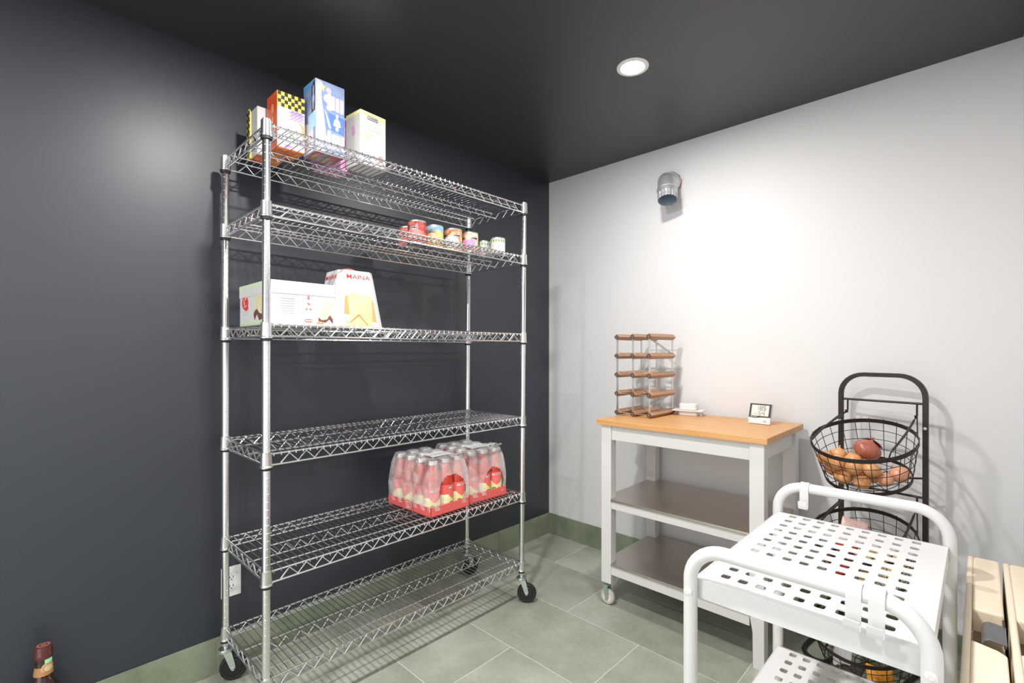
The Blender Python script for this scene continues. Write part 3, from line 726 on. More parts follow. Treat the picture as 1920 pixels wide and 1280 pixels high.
def multipack(label, x0, x1, y0, y1, rz, seed, tear):
    rnd = random.Random(seed)
    cx, cy = (x0+x1)/2, (y0+y1)/2
    t = thing('bottle_multipack', label, 'bottle pack', (cx, cy, z5), rz, 'shrink-wrapped bottle packs')
    hx, hy = (x1-x0)/2, (y1-y0)/2
    tr = MB(); th, tk = .040, .003
    tr.box((-hx,-hy,0),(hx,hy,tk))
    for s in (-1,1):
        tr.box((min(s*hx,s*(hx-tk)),-hy,0),(max(s*hx,s*(hx-tk)),hy,th)); tr.box((-hx,min(s*hy,s*(hy-tk)),0),(hx,max(s*hy,s*(hy-tk)),th))
    tray = tr.build('tray', M['tray_red'], t)
    fx = face_map((hx,0,0),(0,1,0),(0,0,1)); fy = face_map((0,-hy,0),(1,0,0),(0,0,1))
    print_poly([rrect(-.020,.006,.020,.036,.003)], fy, 'tray_badge', M['white_print'], tray, .0006)
    print_poly([rrect(-.018,.008,.018,.034,.002)], fy, 'tray_badge_field', M['tray_red'], tray, .0010)
    text_print('MUTTI', .011, fy, 'tray_lettering', M['white_print'], tray, 0, .025, .0014)
    print_poly([rrect(-.013,.012,.013,.017,.001)], fy, 'tray_bar', M['white_print'], tray, .0014)
    text_print('MUTTI', .014, fx, 'tray_lettering', M['label_coral'], tray, 0, .020, .0010)
    nx, ny = 4, 3
    for i in range(nx):
        for j in range(ny):
            make_bottle(t, (-hx+.004 + (2*hx-.008)*(i+.5)/nx, -hy+.004 + (2*hy-.008)*(j+.5)/ny, tk), rnd.uniform(-.5,.5) if (i == nx-1) else rnd.uniform(-2.2,-.9))
    # film: sides loft from the tray up to the caps, with an oval opening at the +x end
    film = MB(); NZ, NS = 34, 46
    def prof_in(q):            # inset of the film against the tray outline at height fraction q
        if q < .45: return .001 + .002*q
        return .002 + .020*((q-.45)/.55)**1.6
    ztop = tk + .2325
    loopp = []
    def ring(q):
        ins = prof_in(q); zz = th*.55 + (ztop - th*.55)*q
        out = []
        for (ax, ay, bx, by, nb) in ((hx,-hy,hx,hy,ny),(hx,hy,-hx,hy,nx),(-hx,hy,-hx,-hy,ny),(-hx,-hy,hx,-hy,nx)):
            for k in range(NS):
                u = k/NS
                px, py = ax + (bx-ax)*u, ay + (by-ay)*u
                w = (.5 - .5*math.cos(2*PI*u*nb))          # 0 between bottles, 1 at bottle
                dip = .007*(1-w)*(q**1.2) if .08 < u < .92 else 0
                dip += .0015*math.sin(9*u*nb + 14*q)
                nxv, nyv = (by-ay), -(bx-ax); l = math.hypot(nxv, nyv); nxv /= l; nyv /= l
                ii = ins + dip
                fxx = max(-1, min(1, px/hx)); fyy = max(-1, min(1, py/hy))
                px -= fxx*ins + nxv*dip; py -= fyy*ins + nyv*dip
                out.append((px + nxv*.0012, py + nyv*.0012, zz))
        return out
    rings = [ring(k/NZ) for k in range(NZ+1)]
    n = 4*NS
    vs = [p for r in rings for p in r]; fs = []
    for k in range(NZ):
        for i in range(n):
            j = (i+1) % n
            if i < NS:
                u = (i+.5)/NS; q = (k+.5)/NZ
                if ((u-tear[0])/tear[2])**2 + ((q-tear[1])/tear[3])**2 < 1: continue
            fs.append((k*n+i, k*n+j, (k+1)*n+j, (k+1)*n+i))
    film.add(vs, fs, True)
    # top sheet with soft bumps over the caps
    top = rings[-1]; GX, GY = 24, 18; vs = []
    ix = prof_in(1)
    for a in range(GX+1):
        for b in range(GY+1):
            xx = (-hx+ix) + 2*(hx-ix)*a/GX; yy = (-hy+ix) + 2*(hy-ix)*b/GY
            bump = abs(math.sin(PI*nx*(xx+hx)/(2*hx))*math.sin(PI*ny*(yy+hy)/(2*hy)))
            vs.append((xx, yy, ztop - .006 + .008*min(1, bump*1.6)))
    film.add(vs, [(a*(GY+1)+b, (a+1)*(GY+1)+b, (a+1)*(GY+1)+b+1, a*(GY+1)+b+1) for a in range(GX) for b in range(GY)], True)
    film.build('shrink_film', M['film'], t)
    st = MB(); st.box((hx*.12,-hy*.45,ztop+.004),(hx*.62,hy*.5,ztop+.005)); st.build('paper_sticker', M['white_card'], t)
    return t
multipack('nearer shrink-wrapped bottle pack in red tray, with a large film opening', .175, .488, -1.388, -1.165, math.radians(2), 3, (.55, .30, .36, .36))
multipack('shrink-wrapped bottle pack in red tray at the far right end of the fifth shelf', .160, .473, -1.138, -.905, math.radians(-3), 5, (.66, .24, .27, .34))
t = bpy.data.objects['bottle_multipack.001']
m = MB(); vs = []
for a in range(9):
    for b in range(5):
        vs.append((.07+.012*a, .04+.012*b + .004*math.sin(a*2.1), .243 + .010*math.sin(a*1.7+b)*math.cos(b*1.3) + .012*(a/8)))
m.add(vs, [(a*5+b, (a+1)*5+b, (a+1)*5+b+1, a*5+b+1) for a in range(8) for b in range(4)], True)
m.build('loose_film_flap', M['film'], t)

# ------------------------------------------------------------------ wall outlets
def outlet(name, label, loc, rz):
    t = thing(name, label, 'outlet', loc, rz)          # local: +x out of wall, y across, z up
    m = MB(); m.box((0,-.036,-.060),(.006,.036,.060)); p = m.build('cover_plate', M['white_plastic'], t, bevel=.002, seg=2)
    m = MB(); m.prism(rrect(-.0165,-.034,.0165,.034,.002,2), 0, .0055, .0085); q = m.build('receptacle', M['white_plastic'], t)
    k = MB()
    for zz in (.019, -.016):
        for yy in (-.0062, .0062): k.box((.008, yy-.0012, zz-.004), (.0089, yy+.0012, zz+.004))
        k.lathe([(0,0),(.0026,0),(.0026,.0009),(0,.0009)], 10, Matrix.Translation((.008, 0, zz-.010)) @ Matrix.Rotation(PI/2, 4, 'Y'))
    k.build('slots', M['black_print'], q)
outlet('wall_outlet', 'white wall outlet on the dark wall behind the rack post', (0, -2.006, .342), 0)
outlet('wall_outlet', 'white wall outlet on the white wall behind the kitchen cart', (1.062, 0, .335), -PI/2)

# ------------------------------------------------------------------ duct elbow
t = thing('duct_elbow', 'galvanised duct elbow pointing down out of the white wall', 'duct', (.908, 0, 2.22))
pts = []
P0, P1, P2 = Vector((0,.0,0)), Vector((.016,-.112,-.012)), Vector((.038,-.135,-.132))
for i in range(25):
    s_ = i/24
    if s_ < .3: p = P0.lerp(Vector((.008,-.045,-.003)), s_/.3)
    elif s_ > .7: p = Vector((.026,-.114,-.068)).lerp(P2, (s_-.7)/.3)
    else:
        q = (s_-.3)/.4; a, b, c = Vector((.008,-.045,-.003)), Vector((.014,-.098,-.008)), Vector((.026,-.114,-.068))
        p = a*(1-q)**2 + b*2*q*(1-q) + c*q*q
    pts.append(p)
segm = [pts[i] for i in (0,4,7,11,13,17,20)]
m = MB(); m.tube(segm, [.0535,.0535,.0535,.0530,.0530,.0525,.0525], 40, caps=False, smooth=True); m.build('elbow', M['duct'], t)
for i, k in ((7,0),(11,0),(17,0)):
    d = (pts[min(i+1,24)] - pts[i-1]).normalized(); m = MB(); m.tube([pts[i]-d*.004, pts[i]-d*.001, pts[i]+d*.001, pts[i]+d*.004], [.0535,.0562,.0562,.0535], 40, caps=False); m.build('seam_bead', M['duct'], t)
m = MB(); n = 80; d = (pts[24]-pts[20]).normalized(); vs = []
e1 = d.orthogonal().normalized(); e2 = d.cross(e1)
for p, base in ((pts[20], .0525), (pts[20]+d*.008, .051), (pts[24], .0495)):
    for k in range(n):
        r = base + (.0018 if k % 4 < 2 else -.0018)*(0 if base > .052 else 1)
        vs.append(p + (e1*math.cos(2*PI*k/n) + e2*math.sin(2*PI*k/n))*r)
m.add(vs, [(r*n+k, r*n+(k+1)%n, (r+1)*n+(k+1)%n, (r+1)*n+k) for r in range(2) for k in range(n)])
m.build('crimped_end', M['duct'], t)
m = MB(); vs = []
for p, base in ((pts[24], .0480), (pts[14], .0480)):
    for k in range(n):
        r = base + (.0011 if k % 4 < 2 else -.0011); vs.append(p + (e1*math.cos(2*PI*k/n) + e2*math.sin(2*PI*k/n))*r)
vs.append(pts[14]); m.add(vs, [(k, (k+1)%n, n+(k+1)%n, n+k) for k in range(n)] + [(n+k, n+(k+1)%n, 2*n) for k in range(n)])
m.build('inner_wall', M['duct_in'], t)
m = MB(); rr = random.Random(2); vs = []
for k in range(40):
    a = 2*PI*k/40; q = .0565 + rr.uniform(-.001,.0025)
    vs += [(.052*math.cos(a), -.0035, .052*math.sin(a)), (q*math.cos(a), -.0012, q*math.sin(a)), (q*math.cos(a), .0, q*math.sin(a))]
m.add(vs, [(3*k, 3*k+1, 3*((k+1)%40)+1, 3*((k+1)%40)) for k in range(40)] + [(3*k+1, 3*k+2, 3*((k+1)%40)+2, 3*((k+1)%40)+1) for k in range(40)])
m.build('ragged_cutout', M['kraft'], t)

# ------------------------------------------------------------------ kitchen cart with oak top
CX0, CX1, CY0, CY1, CZ = .785, 1.576, -.578, -.040, .926
cart = thing('kitchen_cart', 'white wooden kitchen cart with oak worktop and two steel shelves', 'kitchen cart', ((CX0+CX1)/2, (CY0+CY1)/2, 0))
co = Vector(((CX0+CX1)/2, (CY0+CY1)/2, 0))
def cbox(name, lo, hi, m, bev=.002, parent=None):
    b = MB(); b.box(Vector(lo)-co, Vector(hi)-co); return b.build(name, m, parent or cart, bevel=bev, seg=2)
m = MB()
nst = 7
for k in range(nst):
    a = CY0 + (CY1-CY0)*k/nst; b_ = CY0 + (CY1-CY0)*(k+1)/nst
cbox('worktop', (CX0,CY0,CZ-.027), (CX1,CY1,CZ), M['butcher'], .0025)
LW, LD = .056, .050
xl0, xr1 = .802, 1.560; yf0, yb1 = -.562, -.056
for xx, right in ((xl0, 0), (xr1-LW, 1)):
    for yy in (yf0, yb1-LD):
        if not right: cbox('leg', (xx,yy,.112), (xx+LW,yy+LD,CZ-.027), M['white_paint'], .003)
        else:
            b = MB()
            b.prism([(p[0]-co.x, p[1]) for p in [(xx+.014,0),(xx+LW,0),(xx+LW,CZ-.027),(xx,CZ-.027),(xx,.215),(xx+.004,.19),(xx+.012,.14)]], 1, yy-co.y, yy+LD-co.y)
            b.build('leg', M['white_paint'], cart, bevel=.002, seg=2)
cbox('apron', (xl0+LW,yf0+.010,.826), (xr1-LW,yf0+.028,CZ-.027), M['white_paint'])
cbox('apron', (xl0+LW,yb1-.028,.826), (xr1-LW,yb1-.010,CZ-.027), M['white_paint'])
cbox('apron', (xl0+.012,yf0+LD,.826), (xl0+.030,yb1-LD,CZ-.027), M['white_paint'])
cbox('apron', (xr1-.030,yf0+LD,.826), (xr1-.012,yb1-LD,CZ-.027), M['white_paint'])
for zt_, zb_ in ((.524,.486), (.206,.160)):
    cbox('shelf_rail', (xl0+LW,yf0+.004,zb_), (xr1-LW,yf0+.024,zt_), M['white_paint'])
    cbox('shelf_rail', (xl0+LW,yb1-.024,zb_), (xr1-LW,yb1-.004,zt_), M['white_paint'])
    cbox('shelf_rail', (xl0+.012,yf0+LD,zb_), (xl0+.032,yb1-LD,zt_), M['white_paint'])
    cbox('shelf_rail', (xr1-.032,yf0+LD,zb_), (xr1-.012,yb1-LD,zt_), M['white_paint'])
    b = MB(); x0, x1, y0, y1 = xl0+.008, xr1-.008, yf0-.004, yb1-.004; nn = LW-.008+.001; nd = LD+.005
    pl = [(x0+nn,y0),(x1-nn,y0),(x1-nn,y0+nd),(x1,y0+nd),(x1,y1-nd+.005),(x1-nn,y1-nd+.005),(x1-nn,y1),(x0+nn,y1),(x0+nn,y1-nd+.005),(x0,y1-nd+.005),(x0,y0+nd),(x0+nn,y0+nd)]
    b.prism([(p[0]-co.x, p[1]-co.y) for p in pl], 2, zt_+.0005, zt_+.012)
    b.build('steel_shelf', M['steel'], cart, bevel=.0015, seg=2)
for yy, rz in ((yf0+.024, .0), (yb1-.026, .3)):
    f = MB()
    f.lathe([(0,.114),(.006,.114),(.006,.100),(.017,.098),(.017,.092),(0,.092)], 14)
    for s in (-1,1): f.prism([(-.012,.094),(.014,.094),(.018,.040),(.010,.022),(.0,.022),(-.004,.040)], 1, s*.0150-.0012, s*.0150+.0012)
    c = f.build('caster', M['fork_green'], cart, loc=(xl0+.018-co.x, yy-co.y, 0), rot=(0,0,rz))
    Mx = Matrix.Translation((.007, 0, .0385)) @ Matrix.Rotation(PI/2, 4, 'X')
    w = MB(); w.lathe([(.022,-.011),(.034,-.011),(.0375,-.007),(.038,0),(.0375,.007),(.034,.011),(.022,.011)], 32, Mx); w.build('tyre', M['nylon'], c)
    w = MB(); w.lathe([(0,-.012),(.012,-.012),(.014,-.009),(.020,-.009),(.024,-.0115),(.026,-.010),(.026,.010),(.024,.0115),(.020,.009),(.014,.009),(.012,.012),(0,.012)], 28, Mx); w.build('hub', M['hub_cream'], c)
    w = MB(); w.lathe([(0,-.018),(.005,-.018),(.005,.018),(0,.018)], 12, Mx); w.build('axle_bolt', M['zinc'], c)

# ------------------------------------------------------------------ wine rack on the cart
t = thing('wine_rack', 'wooden bar and metal strip wine rack standing on the oak worktop', 'wine rack', (.876, -.25, CZ))
XS = [-.093, .0, .093]; HD = .0165; Y0, Y1 = -.136, .134
m = MB(); m.prism([(0,-HD),(HD,0),(0,HD),(-HD,0)], 1, Y0, Y1); bar_me = m.mesh('rack_bar', M['walnut'], .0008, 1)
m = MB(); m.prism([(0,-HD+.001),(HD-.001,0),(0,HD-.001),(-HD+.001,0)], 1, Y0-.0008, Y0+.0004); end_me = m.mesh('bar_end', M['endgrain'])
ZS = [HD + .0995*k for k in range(5)]
for x in XS:
    for zz in ZS:
        b = link('rack_bar', bar_me, t, (x, 0, zz)); link('bar_end', end_me, b)
    for yy in (Y0-.0012, Y1-.016):
        m = MB(); m.box((x-.0008, yy-.0002, ZS[0]-.013), (x+.0008, yy+.017, ZS[-1]+.013)); m.build('upright_strip', M['galv'], t)
for zz in ZS:
    for yy in (Y0-.0012, Y1-.010):
        m = MB(); m.box((XS[0]-.012, yy-.0002, zz-.0007), (XS[2]+.012, yy+.011, zz+.0007)); m.build('cross_strip', M['galv'], t)
for za, zb, xa, xb in ((ZS[4]-.01, ZS[3]+.012, XS[0]+.062, XS[2]-.012), (ZS[0]+.012, ZS[1]-.004, XS[0]+.062, XS[2]-.012)):
    m = MB(); m.strip([(xa, Y1+.002, za), (xb, Y1+.002, zb)], .013, .0015, (0,0,1)); m.build('brace', M['galv'], t)

# ------------------------------------------------------------------ white network box and thermometer on the cart
t = thing('router_box', 'small white plastic device stack on the worktop beside the wine rack', 'router', (1.055, -.112, CZ), math.radians(12))
m = MB(); m.prism(rrect(-.048,-.032,.048,.032,.014,5), 2, 0, .024); m.build('lower_body', M['white_plastic'], t, bevel=.002)
m = MB(); m.prism(rrect(-.078,-.048,.078,.048,.006,3), 2, .0242, .0295); m.build('flat_plate', M['white_plastic'], t, bevel=.001)
m = MB(); m.prism(rrect(-.045,-.034,.045,.034,.016,5), 2, .0297, .062); m.build('upper_body', M['white_plastic'], t, bevel=.004)
m = MB(); m.tube([(.072,-.03,.024),(.066,-.03,.010),(.070,-.028,.0025),(.060,-.02,.0025)], .0022, 6); m.build('cable', M['white_plastic'], t)
m = MB(); m.prism(rrect(-.032,-.012,-.002,.004,.003,3), 2, .0615, .0628); m.build('vent_slot', M['grey_print'], t)
t = thing('thermometer_clock', 'small digital thermometer with pale screen and charcoal bezel on the worktop', 'thermometer', (1.430, -.205, CZ), math.radians(-6))
tilt = Matrix.Rotation(math.radians(-17), 4, 'X')
def tl(mb): mb.v = [tuple(tilt @ Vector(p) + Vector((0,0,.0015))) for p in mb.v]; return mb
m = MB(); m.prism(rrect(-.049,.001,.049,.097,.004,3), 1, 0, .014); tl(m).build('case', M['white_plastic'], t, bevel=.001)
m = MB(); m.prism([(-.0485,.030),(-.02,.028),(.01,.032),(.0485,.033),(.0485,.096),(-.0485,.096)], 1, -.0012, .0005); tl(m).build('bezel', M['bezel'], t)
m = MB(); m.prism(rrect(-.039,.038,.039,.089,.001,1), 1, -.0020, .0); tl(m).build('screen', M['lcd'], t)
fm0 = face_map((0,-.0022,0),(1,0,0),(0,0,1))
fm = lambda a,b,c=0: tilt @ fm0(a,b,c) + Vector((0,0,.0015))
SEG = {'1':'bc','8':'abcdefg','5':'afgcd','4':'fgbc'}
def digits(txt, x, zb, w, h):
    polys = []; q = h*.10
    for ch in txt:
        if ch == '.': polys.append([(x-w*.18,zb),(x-w*.05,zb),(x-w*.05,zb+q),(x-w*.18,zb+q)]); continue
        for s in SEG[ch]:
            x0, x1, z0, zm, z1 = x, x+w, zb, zb+h/2, zb+h
            R = {'a':(x0,z1-q,x1,z1),'d':(x0,z0,x1,z0+q),'g':(x0,zm-q/2,x1,zm+q/2),'b':(x1-q,zm,x1,z1),'c':(x1-q,z0,x1,zm),'f':(x0,zm,x0+q,z1),'e':(x0,z0,x0+q,zm)}[s]
            polys.append([(R[0],R[1]),(R[2],R[1]),(R[2],R[3]),(R[0],R[3])])
        x += w*1.45
    return polys
print_poly(digits('18.5', -.018, .066, .011, .019), fm, 'digits', M['lcd_digit'], t, .0006)
print_poly(digits('54', -.006, .042, .011, .018), fm, 'digits', M['lcd_digit'], t, .0006)
print_poly([rrect(-.030,.044,-.025,.052,.001), rrect(-.020,.044,-.013,.052,.001)], fm, 'small_marks', M['grey_print'], t, .0006)
print_poly([rrect(-.040+.0045*i,.0325,-.0365+.0045*i,.0355,.0005) for i in range(7)], fm, 'bezel_lettering', M['white_print'], t, .0008)
print_poly([ell(.026,.016,.006,.005)], fm, 'button', M['grey_print'], t, .0012)

# ------------------------------------------------------------------ three-tier basket stand
SL, SR = Vector((1.735,-.100,0)), Vector((2.020,-.145,0))
su = (SR-SL).normalized(); sn = Vector((su.y, -su.x, 0))          # sn points into the room
stand = thing('basket_stand', 'dark brown iron stand with arched top holding three hanging baskets', 'basket stand', tuple((SL+SR)/2), math.atan2(su.y, su.x))
HWD = (SR-SL).length/2; ST = 1.168; RR = .085
path = [(-HWD,.0,.004)] + [(-HWD,0,.4),(-HWD,0,.8)] + [(-HWD + RR + p[0], 0, ST-RR + p[1]) for p in arc(0,0,RR,180,90,8)] + [(HWD - RR + p[0], 0, ST-RR + p[1]) for p in arc(0,0,RR,90,0,8)] + [(HWD,0,.8),(HWD,0,.4),(HWD,0,.004)]
def sqtube(path, w, d):
    m = MB(); P = [Vector(p) for p in path]; n = len(P); vs = []
    for i in range(n):
        tg = (P[min(i+1,n-1)] - P[max(i-1,0)]).normalized(); sdv = Vector((0,1,0)); q = tg.cross(sdv).normalized()
        for a, b in ((-1,-1),(1,-1),(1,1),(-1,1)): vs.append(P[i] + q*(a*w/2) + sdv*(b*d/2))
    fs = [(i*4+k, i*4+(k+1)%4, i*4+4+(k+1)%4, i*4+4+k) for i in range(n-1) for k in range(4)] + [(3,2,1,0), tuple(range(4*n-4,4*n))]
    m.add(vs, fs); return m
sqtube(path, .017, .019).build('arched_frame', M['iron'], stand, bevel=.0015, seg=1)
BDZ = .368
for lev in range(3):
    zc = 1.060 - BDZ*lev
    m = MB(); m.tube([(-HWD,0,zc),(HWD,0,zc)], .0048, 8); bar = m.build('crossbar', M['iron'], stand)
    for s in (-1,1):
        xx = s*(HWD-.026)
        m = MB(); m.tube([(xx,-.002,zc),(xx,-.004,zc-.045),(xx,-.010,zc-.056),(xx,-.020,zc-.056),(xx,-.026,zc-.046)], .0036, 8); m.build('hook', M['iron'], bar)
    zb = zc - .29
    m = MB(); m.tube([(-HWD,0,zb),(-HWD+.05,-.02,zb-.006),(0,-.03,zb-.008),(HWD-.05,-.02,zb-.006),(HWD,0,zb)], .0042, 8); m.build('rest_bar', M['iron'], stand)
for s in (-1,1):
    m = MB()
    m.tube(spline([(s*HWD,0,.012),(s*(HWD+.05),-.02,.009),(s*(HWD+.075),-.08,.009),(s*(HWD+.070),-.20,.009),(s*(HWD+.03),-.245,.009),(s*(HWD-.02),-.235,.009),(s*(HWD-.03),-.16,.009),(s*(HWD-.015),-.03,.010),(s*HWD,0,.014)], 5), .0085, 8)
    m.build('foot_loop', M['iron'], stand)
for s in (-1, 1):
    m = MB(); m.lathe([(0,0),(.006,0),(.006,.004),(0,.005)], 10, Matrix.Translation((s*HWD, -.0095, .965)) @ Matrix.Rotation(PI/2,4,'X')); m.build('screw', M['zinc'], stand)

R0, R1, BHH = .142, .172, .158
TILT = math.radians(20)
B0 = (SL+SR)/2 + sn*.162
BM = Matrix.LocRotScale(Vector((B0.x, B0.y, .776)), Euler((TILT, 0, math.atan2(su.y, su.x)), 'XYZ'), None)
def HOOK(s):
    w = (SL+SR)/2 + su*(s*(HWD-.026)) + sn*.015 + Vector((0, 0, 1.0065))
    return BM.inverted() @ w
def make_basket(label):
    t = thing('wire_basket', label, 'basket', (0,0,0), 0, 'round wire baskets on the stand')
    def band(r, zc, h, th=.003):
        m = MB(); m.lathe([(r-th,zc-h/2),(r,zc-h/2),(r,zc+h/2),(r-th,zc+h/2),(r-th,zc-h/2)], 56); return m
    band(R1, BHH, .016).build('rim_band', M['iron'], t)
    band(R0, .006, .014).build('bottom_band', M['iron'], t)
    NV = 22
    for k in range(NV):
        a = 2*PI*k/NV
        m = MB(); c, s = math.cos(a), math.sin(a)
        m.tube([((R0-.0015)*c,(R0-.0015)*s,.0), ((R1-.0015)*c*.99,(R1-.0015)*s*.99,BHH*.96), (R1*c*1.003,R1*s*1.003,BHH+.010), (R1*1.012*c,R1*1.012*s,BHH+.004)], .0014, 5)
        m.build('upright_wire', M['iron'], t)
    for q in (.28,.52,.76):
        r = R0 + (R1-R0)*q - .0015
        m = MB(); m.tube([(r*math.cos(2*PI*k/48), r*math.sin(2*PI*k/48), BHH*q) for k in range(48)], .0014, 5, closed=True); m.build('hoop_wire', M['iron'], t)
    for r in (R0*.28, R0*.52, R0*.76):
        m = MB(); m.tube([(r*math.cos(2*PI*k/40), r*math.sin(2*PI*k/40), .0) for k in range(40)], .0014, 5, closed=True); m.build('base_ring', M['iron'], t)
    for k in range(4):
        a = PI*k/4; m = MB(); m.tube([(-R0*math.cos(a),-R0*math.sin(a),.002),(R0*math.cos(a),R0*math.sin(a),.002)], .0016, 5); m.build('base_spoke', M['iron'], t)
    for s in (-1,1):
        rp = lambda d: Vector((s*R1*math.cos(math.radians(d)), R1*math.sin(math.radians(d)), BHH+.004))
        p0, p1 = rp(-47), rp(28)
        hk = HOOK(s)                                   # where the bail hangs in the hook of the crossbar
        g0 = p0 + Vector((s*.012, .010, .034)); g1 = hk.lerp(g0, .10)
        m = MB(); m.tube(spline([p0, p0+Vector((s*.006,-.004,.020)), g0, g0.lerp(hk,.5)+Vector((s*.006,0,.004)), hk, hk.lerp(p1,.45)+Vector((0,.008,.004)), p1], 5), .0024, 7); h_ = m.build('handle', M['iron'], t)
        m = MB(); N_ = 60
        m.tube([g0.lerp(g1, k/N_)+Vector((s*.006,0,.004))*math.sin(PI*k/N_) for k in range(N_+1)], [.0043 if k % 2 else .0035 for k in range(N_+1)], 8); m.build('coil_grip', M['iron'], h_)
    return t
baskets = []
labs = ['top wire basket on the stand, holding loose onions', 'middle wire basket on the stand, seen behind the white trolley handle', 'bottom wire basket on the stand, holding plastic packets']
bk = make_basket(labs[0])
for lev in range(3):
    o = bk if lev == 0 else copy_tree(bk)
    o['label'] = labs[lev]
    o.location = (B0.x, B0.y, .768 - BDZ*lev + .008)
    o.rotation_euler = Euler((TILT, 0, math.atan2(su.y, su.x)), 'XYZ')
    baskets.append(o)
bpy.context.view_layer.update()
def inb(lev, x, y, z):
    b = baskets[lev]
    return Matrix.LocRotScale(b.location, b.rotation_euler, None) @ Vector((x, y, z))

# onions: each has a bulb, a papery neck and a root tuft
def onion_mesh(mtl, seed, r, squash):
    rn = random.Random(seed); ph = rn.uniform(0,6)
    m = MB()
    pr = [(0,-.92),(.30,-.88),(.62,-.68),(.88,-.36),(1.0,-.02),(.95,.30),(.76,.58),(.48,.78),(.22,.90),(.10,.98)]
    m.lathe([(a*r, b*r*squash) for a, b in pr], 20, wob=lambda a, z: 1 + .035*math.sin(3*a+ph) + .02*math.sin(7*a))
    body = m.mesh('bulb', mtl)
    n = MB(); n.lathe([(.11*r,.95*r*squash),(.07*r,1.06*r*squash),(.12*r,1.20*r*squash),(.05*r,1.30*r*squash),(0,1.28*r*squash)], 8, wob=lambda a, z: 1 + .3*math.sin(2*a+ph+z*200)); neck = n.mesh('papery_neck', mtl)
    q = MB()
    for k in range(7):
        a = 2*PI*k/7; q.tube([(0,0,-.90*r*squash),(.10*r*math.cos(a),.10*r*math.sin(a),-1.0*r*squash)], .0009, 4)
    root = q.mesh('root_tuft', M['kraft'])
    return body, neck, root
ons = [onion_mesh(M['onion'], 1, .034, .92), onion_mesh(M['onion'], 2, .031, 1.0), onion_mesh(M['shallot'], 3, .030, .95)]
def put_onion(k, lev, x, y, z, rot, label, sc=1.0):
    b, n_, r_ = ons[k]
    t = thing('onion', label, 'onion', tuple(inb(lev, x, y, z)), 0, 'onions in the top basket')
    t.rotation_euler = rot; t.scale = (sc,)*3
    link('bulb', b, t); link('papery_neck', n_, t); link('root_tuft', r_, t)
rn = random.Random(11)
front_lab = 'golden onion in the heap at the low front of the top basket'
heap = [(-.100,-.045,.037,0),(-.048,-.093,.036,0),(.016,-.104,.036,1),(-.092,.020,.035,1),(-.034,-.026,.035,0),(.030,-.038,.034,0),(-.112,-.070,.095,1),(-.062,-.088,.092,0),(-.002,-.098,.090,0),(-.080,-.020,.088,1),(-.022,-.050,.090,0),(.046,-.086,.083,1),(-.055,-.060,.140,1),(-.012,-.078,.142,0)]
lay_lab = {6: 'upper layer of the top basket, leftmost, against the rim', 7: 'upper layer of the top basket, second from the left', 8: 'upper layer of the top basket, third from the left', 9: 'upper layer of the top basket, fourth from the left', 10: 'upper layer of the top basket, just left of the red onion', 11: 'upper layer of the top basket, rightmost',
           1: 'bottom layer of the top basket, leftmost', 0: 'bottom layer of the top basket, second from the left', 2: 'bottom layer of the top basket, third from the left', 4: 'bottom layer of the top basket, in the middle of the heap', 3: 'bottom layer of the top basket, at the back left', 5: 'bottom layer of the top basket, beneath the red onion'}
for i_, (x, y, z, k) in enumerate(heap[:12]):
    put_onion(k, 0, x, y, z, (rn.uniform(-1.3,1.3), rn.uniform(-1.3,1.3), rn.uniform(0,6)), 'golden onion in the ' + lay_lab[i_], .95)
put_onion(2, 0, .078, -.062, .036, (.3,.2,1), 'pinkish small onion at the right front of the top basket', .95)
put_onion(2, 0, .108, -.008, .034, (-.5,.5,2), 'pinkish onion lying alone at the right of the top basket', 1.12)
# red onion with loose purple peel
t = thing('red_onion', 'large red onion with peeling purple skin, on top of the onion heap', 'onion', tuple(inb(0, .010, .002, .116)), 0)
b, n_, r_ = onion_mesh(M['red_onion'], 9, .047, .88)
t.rotation_euler = (.25, .35, .6)
link('bulb', b, t); link('papery_neck', n_, t); link('root_tuft', r_, t)
m = MB(); vs = []
for i in range(9):
    for j in range(7):
        a = -.4 + 2.4*i/8; p = .25 + .85*j/6; rr_ = .0485 + .006*(j/6)*math.sin(i*1.2+.5)
        vs.append((rr_*math.cos(a)*math.sin(p), rr_*math.sin(a)*math.sin(p), .88*rr_*math.cos(p)+.002))
m.add(vs, [(i*7+j,(i+1)*7+j,(i+1)*7+j+1,i*7+j+1) for i in range(8) for j in range(6)], True); m.build('loose_peel', M['red_peel'], t)

# middle basket: potatoes and tomatoes
def potato_mesh(seed, mtl, a, b, c):
    rn = random.Random(seed); ph = [rn.uniform(0,6) for _ in range(4)]
    m = MB(); n = 9
    m.lathe([(math.sin(PI*k/n), -math.cos(PI*k/n)) if 0 < k < n else (0, -1 if k == 0 else 1) for k in range(n+1)], 16, Matrix.Diagonal((a,b,c,1)), wob=lambda q, z: 1 + .07*math.sin(2*q+ph[0]+z) + .04*math.sin(3*q+ph[1]))
    return m.mesh('potato' if mtl is M['potato'] else 'tomato', mtl)
pms = [potato_mesh(k, M['potato'], .034, .028, .026) for k in range(3)]
tms = potato_mesh(8, M['tomato_veg'], .033, .033, .028)
pot = [(.02,-.03,.034),(.085,-.03,.034),(.05,.035,.034),(.105,.035,.036),(-.01,.075,.036),(.03,-.09,.036),(.075,.09,.036),(.06,.0,.085),(.115,-.005,.088),(.03,.06,.086),(.02,-.06,.086),(.085,.06,.088)]
for k, (x, y, z) in enumerate(pot):
    o = link('potato', pms[k % 3], None, inb(1, x, y, z), (rn.uniform(0,3), rn.uniform(-.4,.4), rn.uniform(0,6))); o.scale = (.92,)*3
    tag(o, 'yellow potato in the middle basket, glimpsed through the tray holes', 'potato', 'potatoes in the middle basket')
calyx = MB()
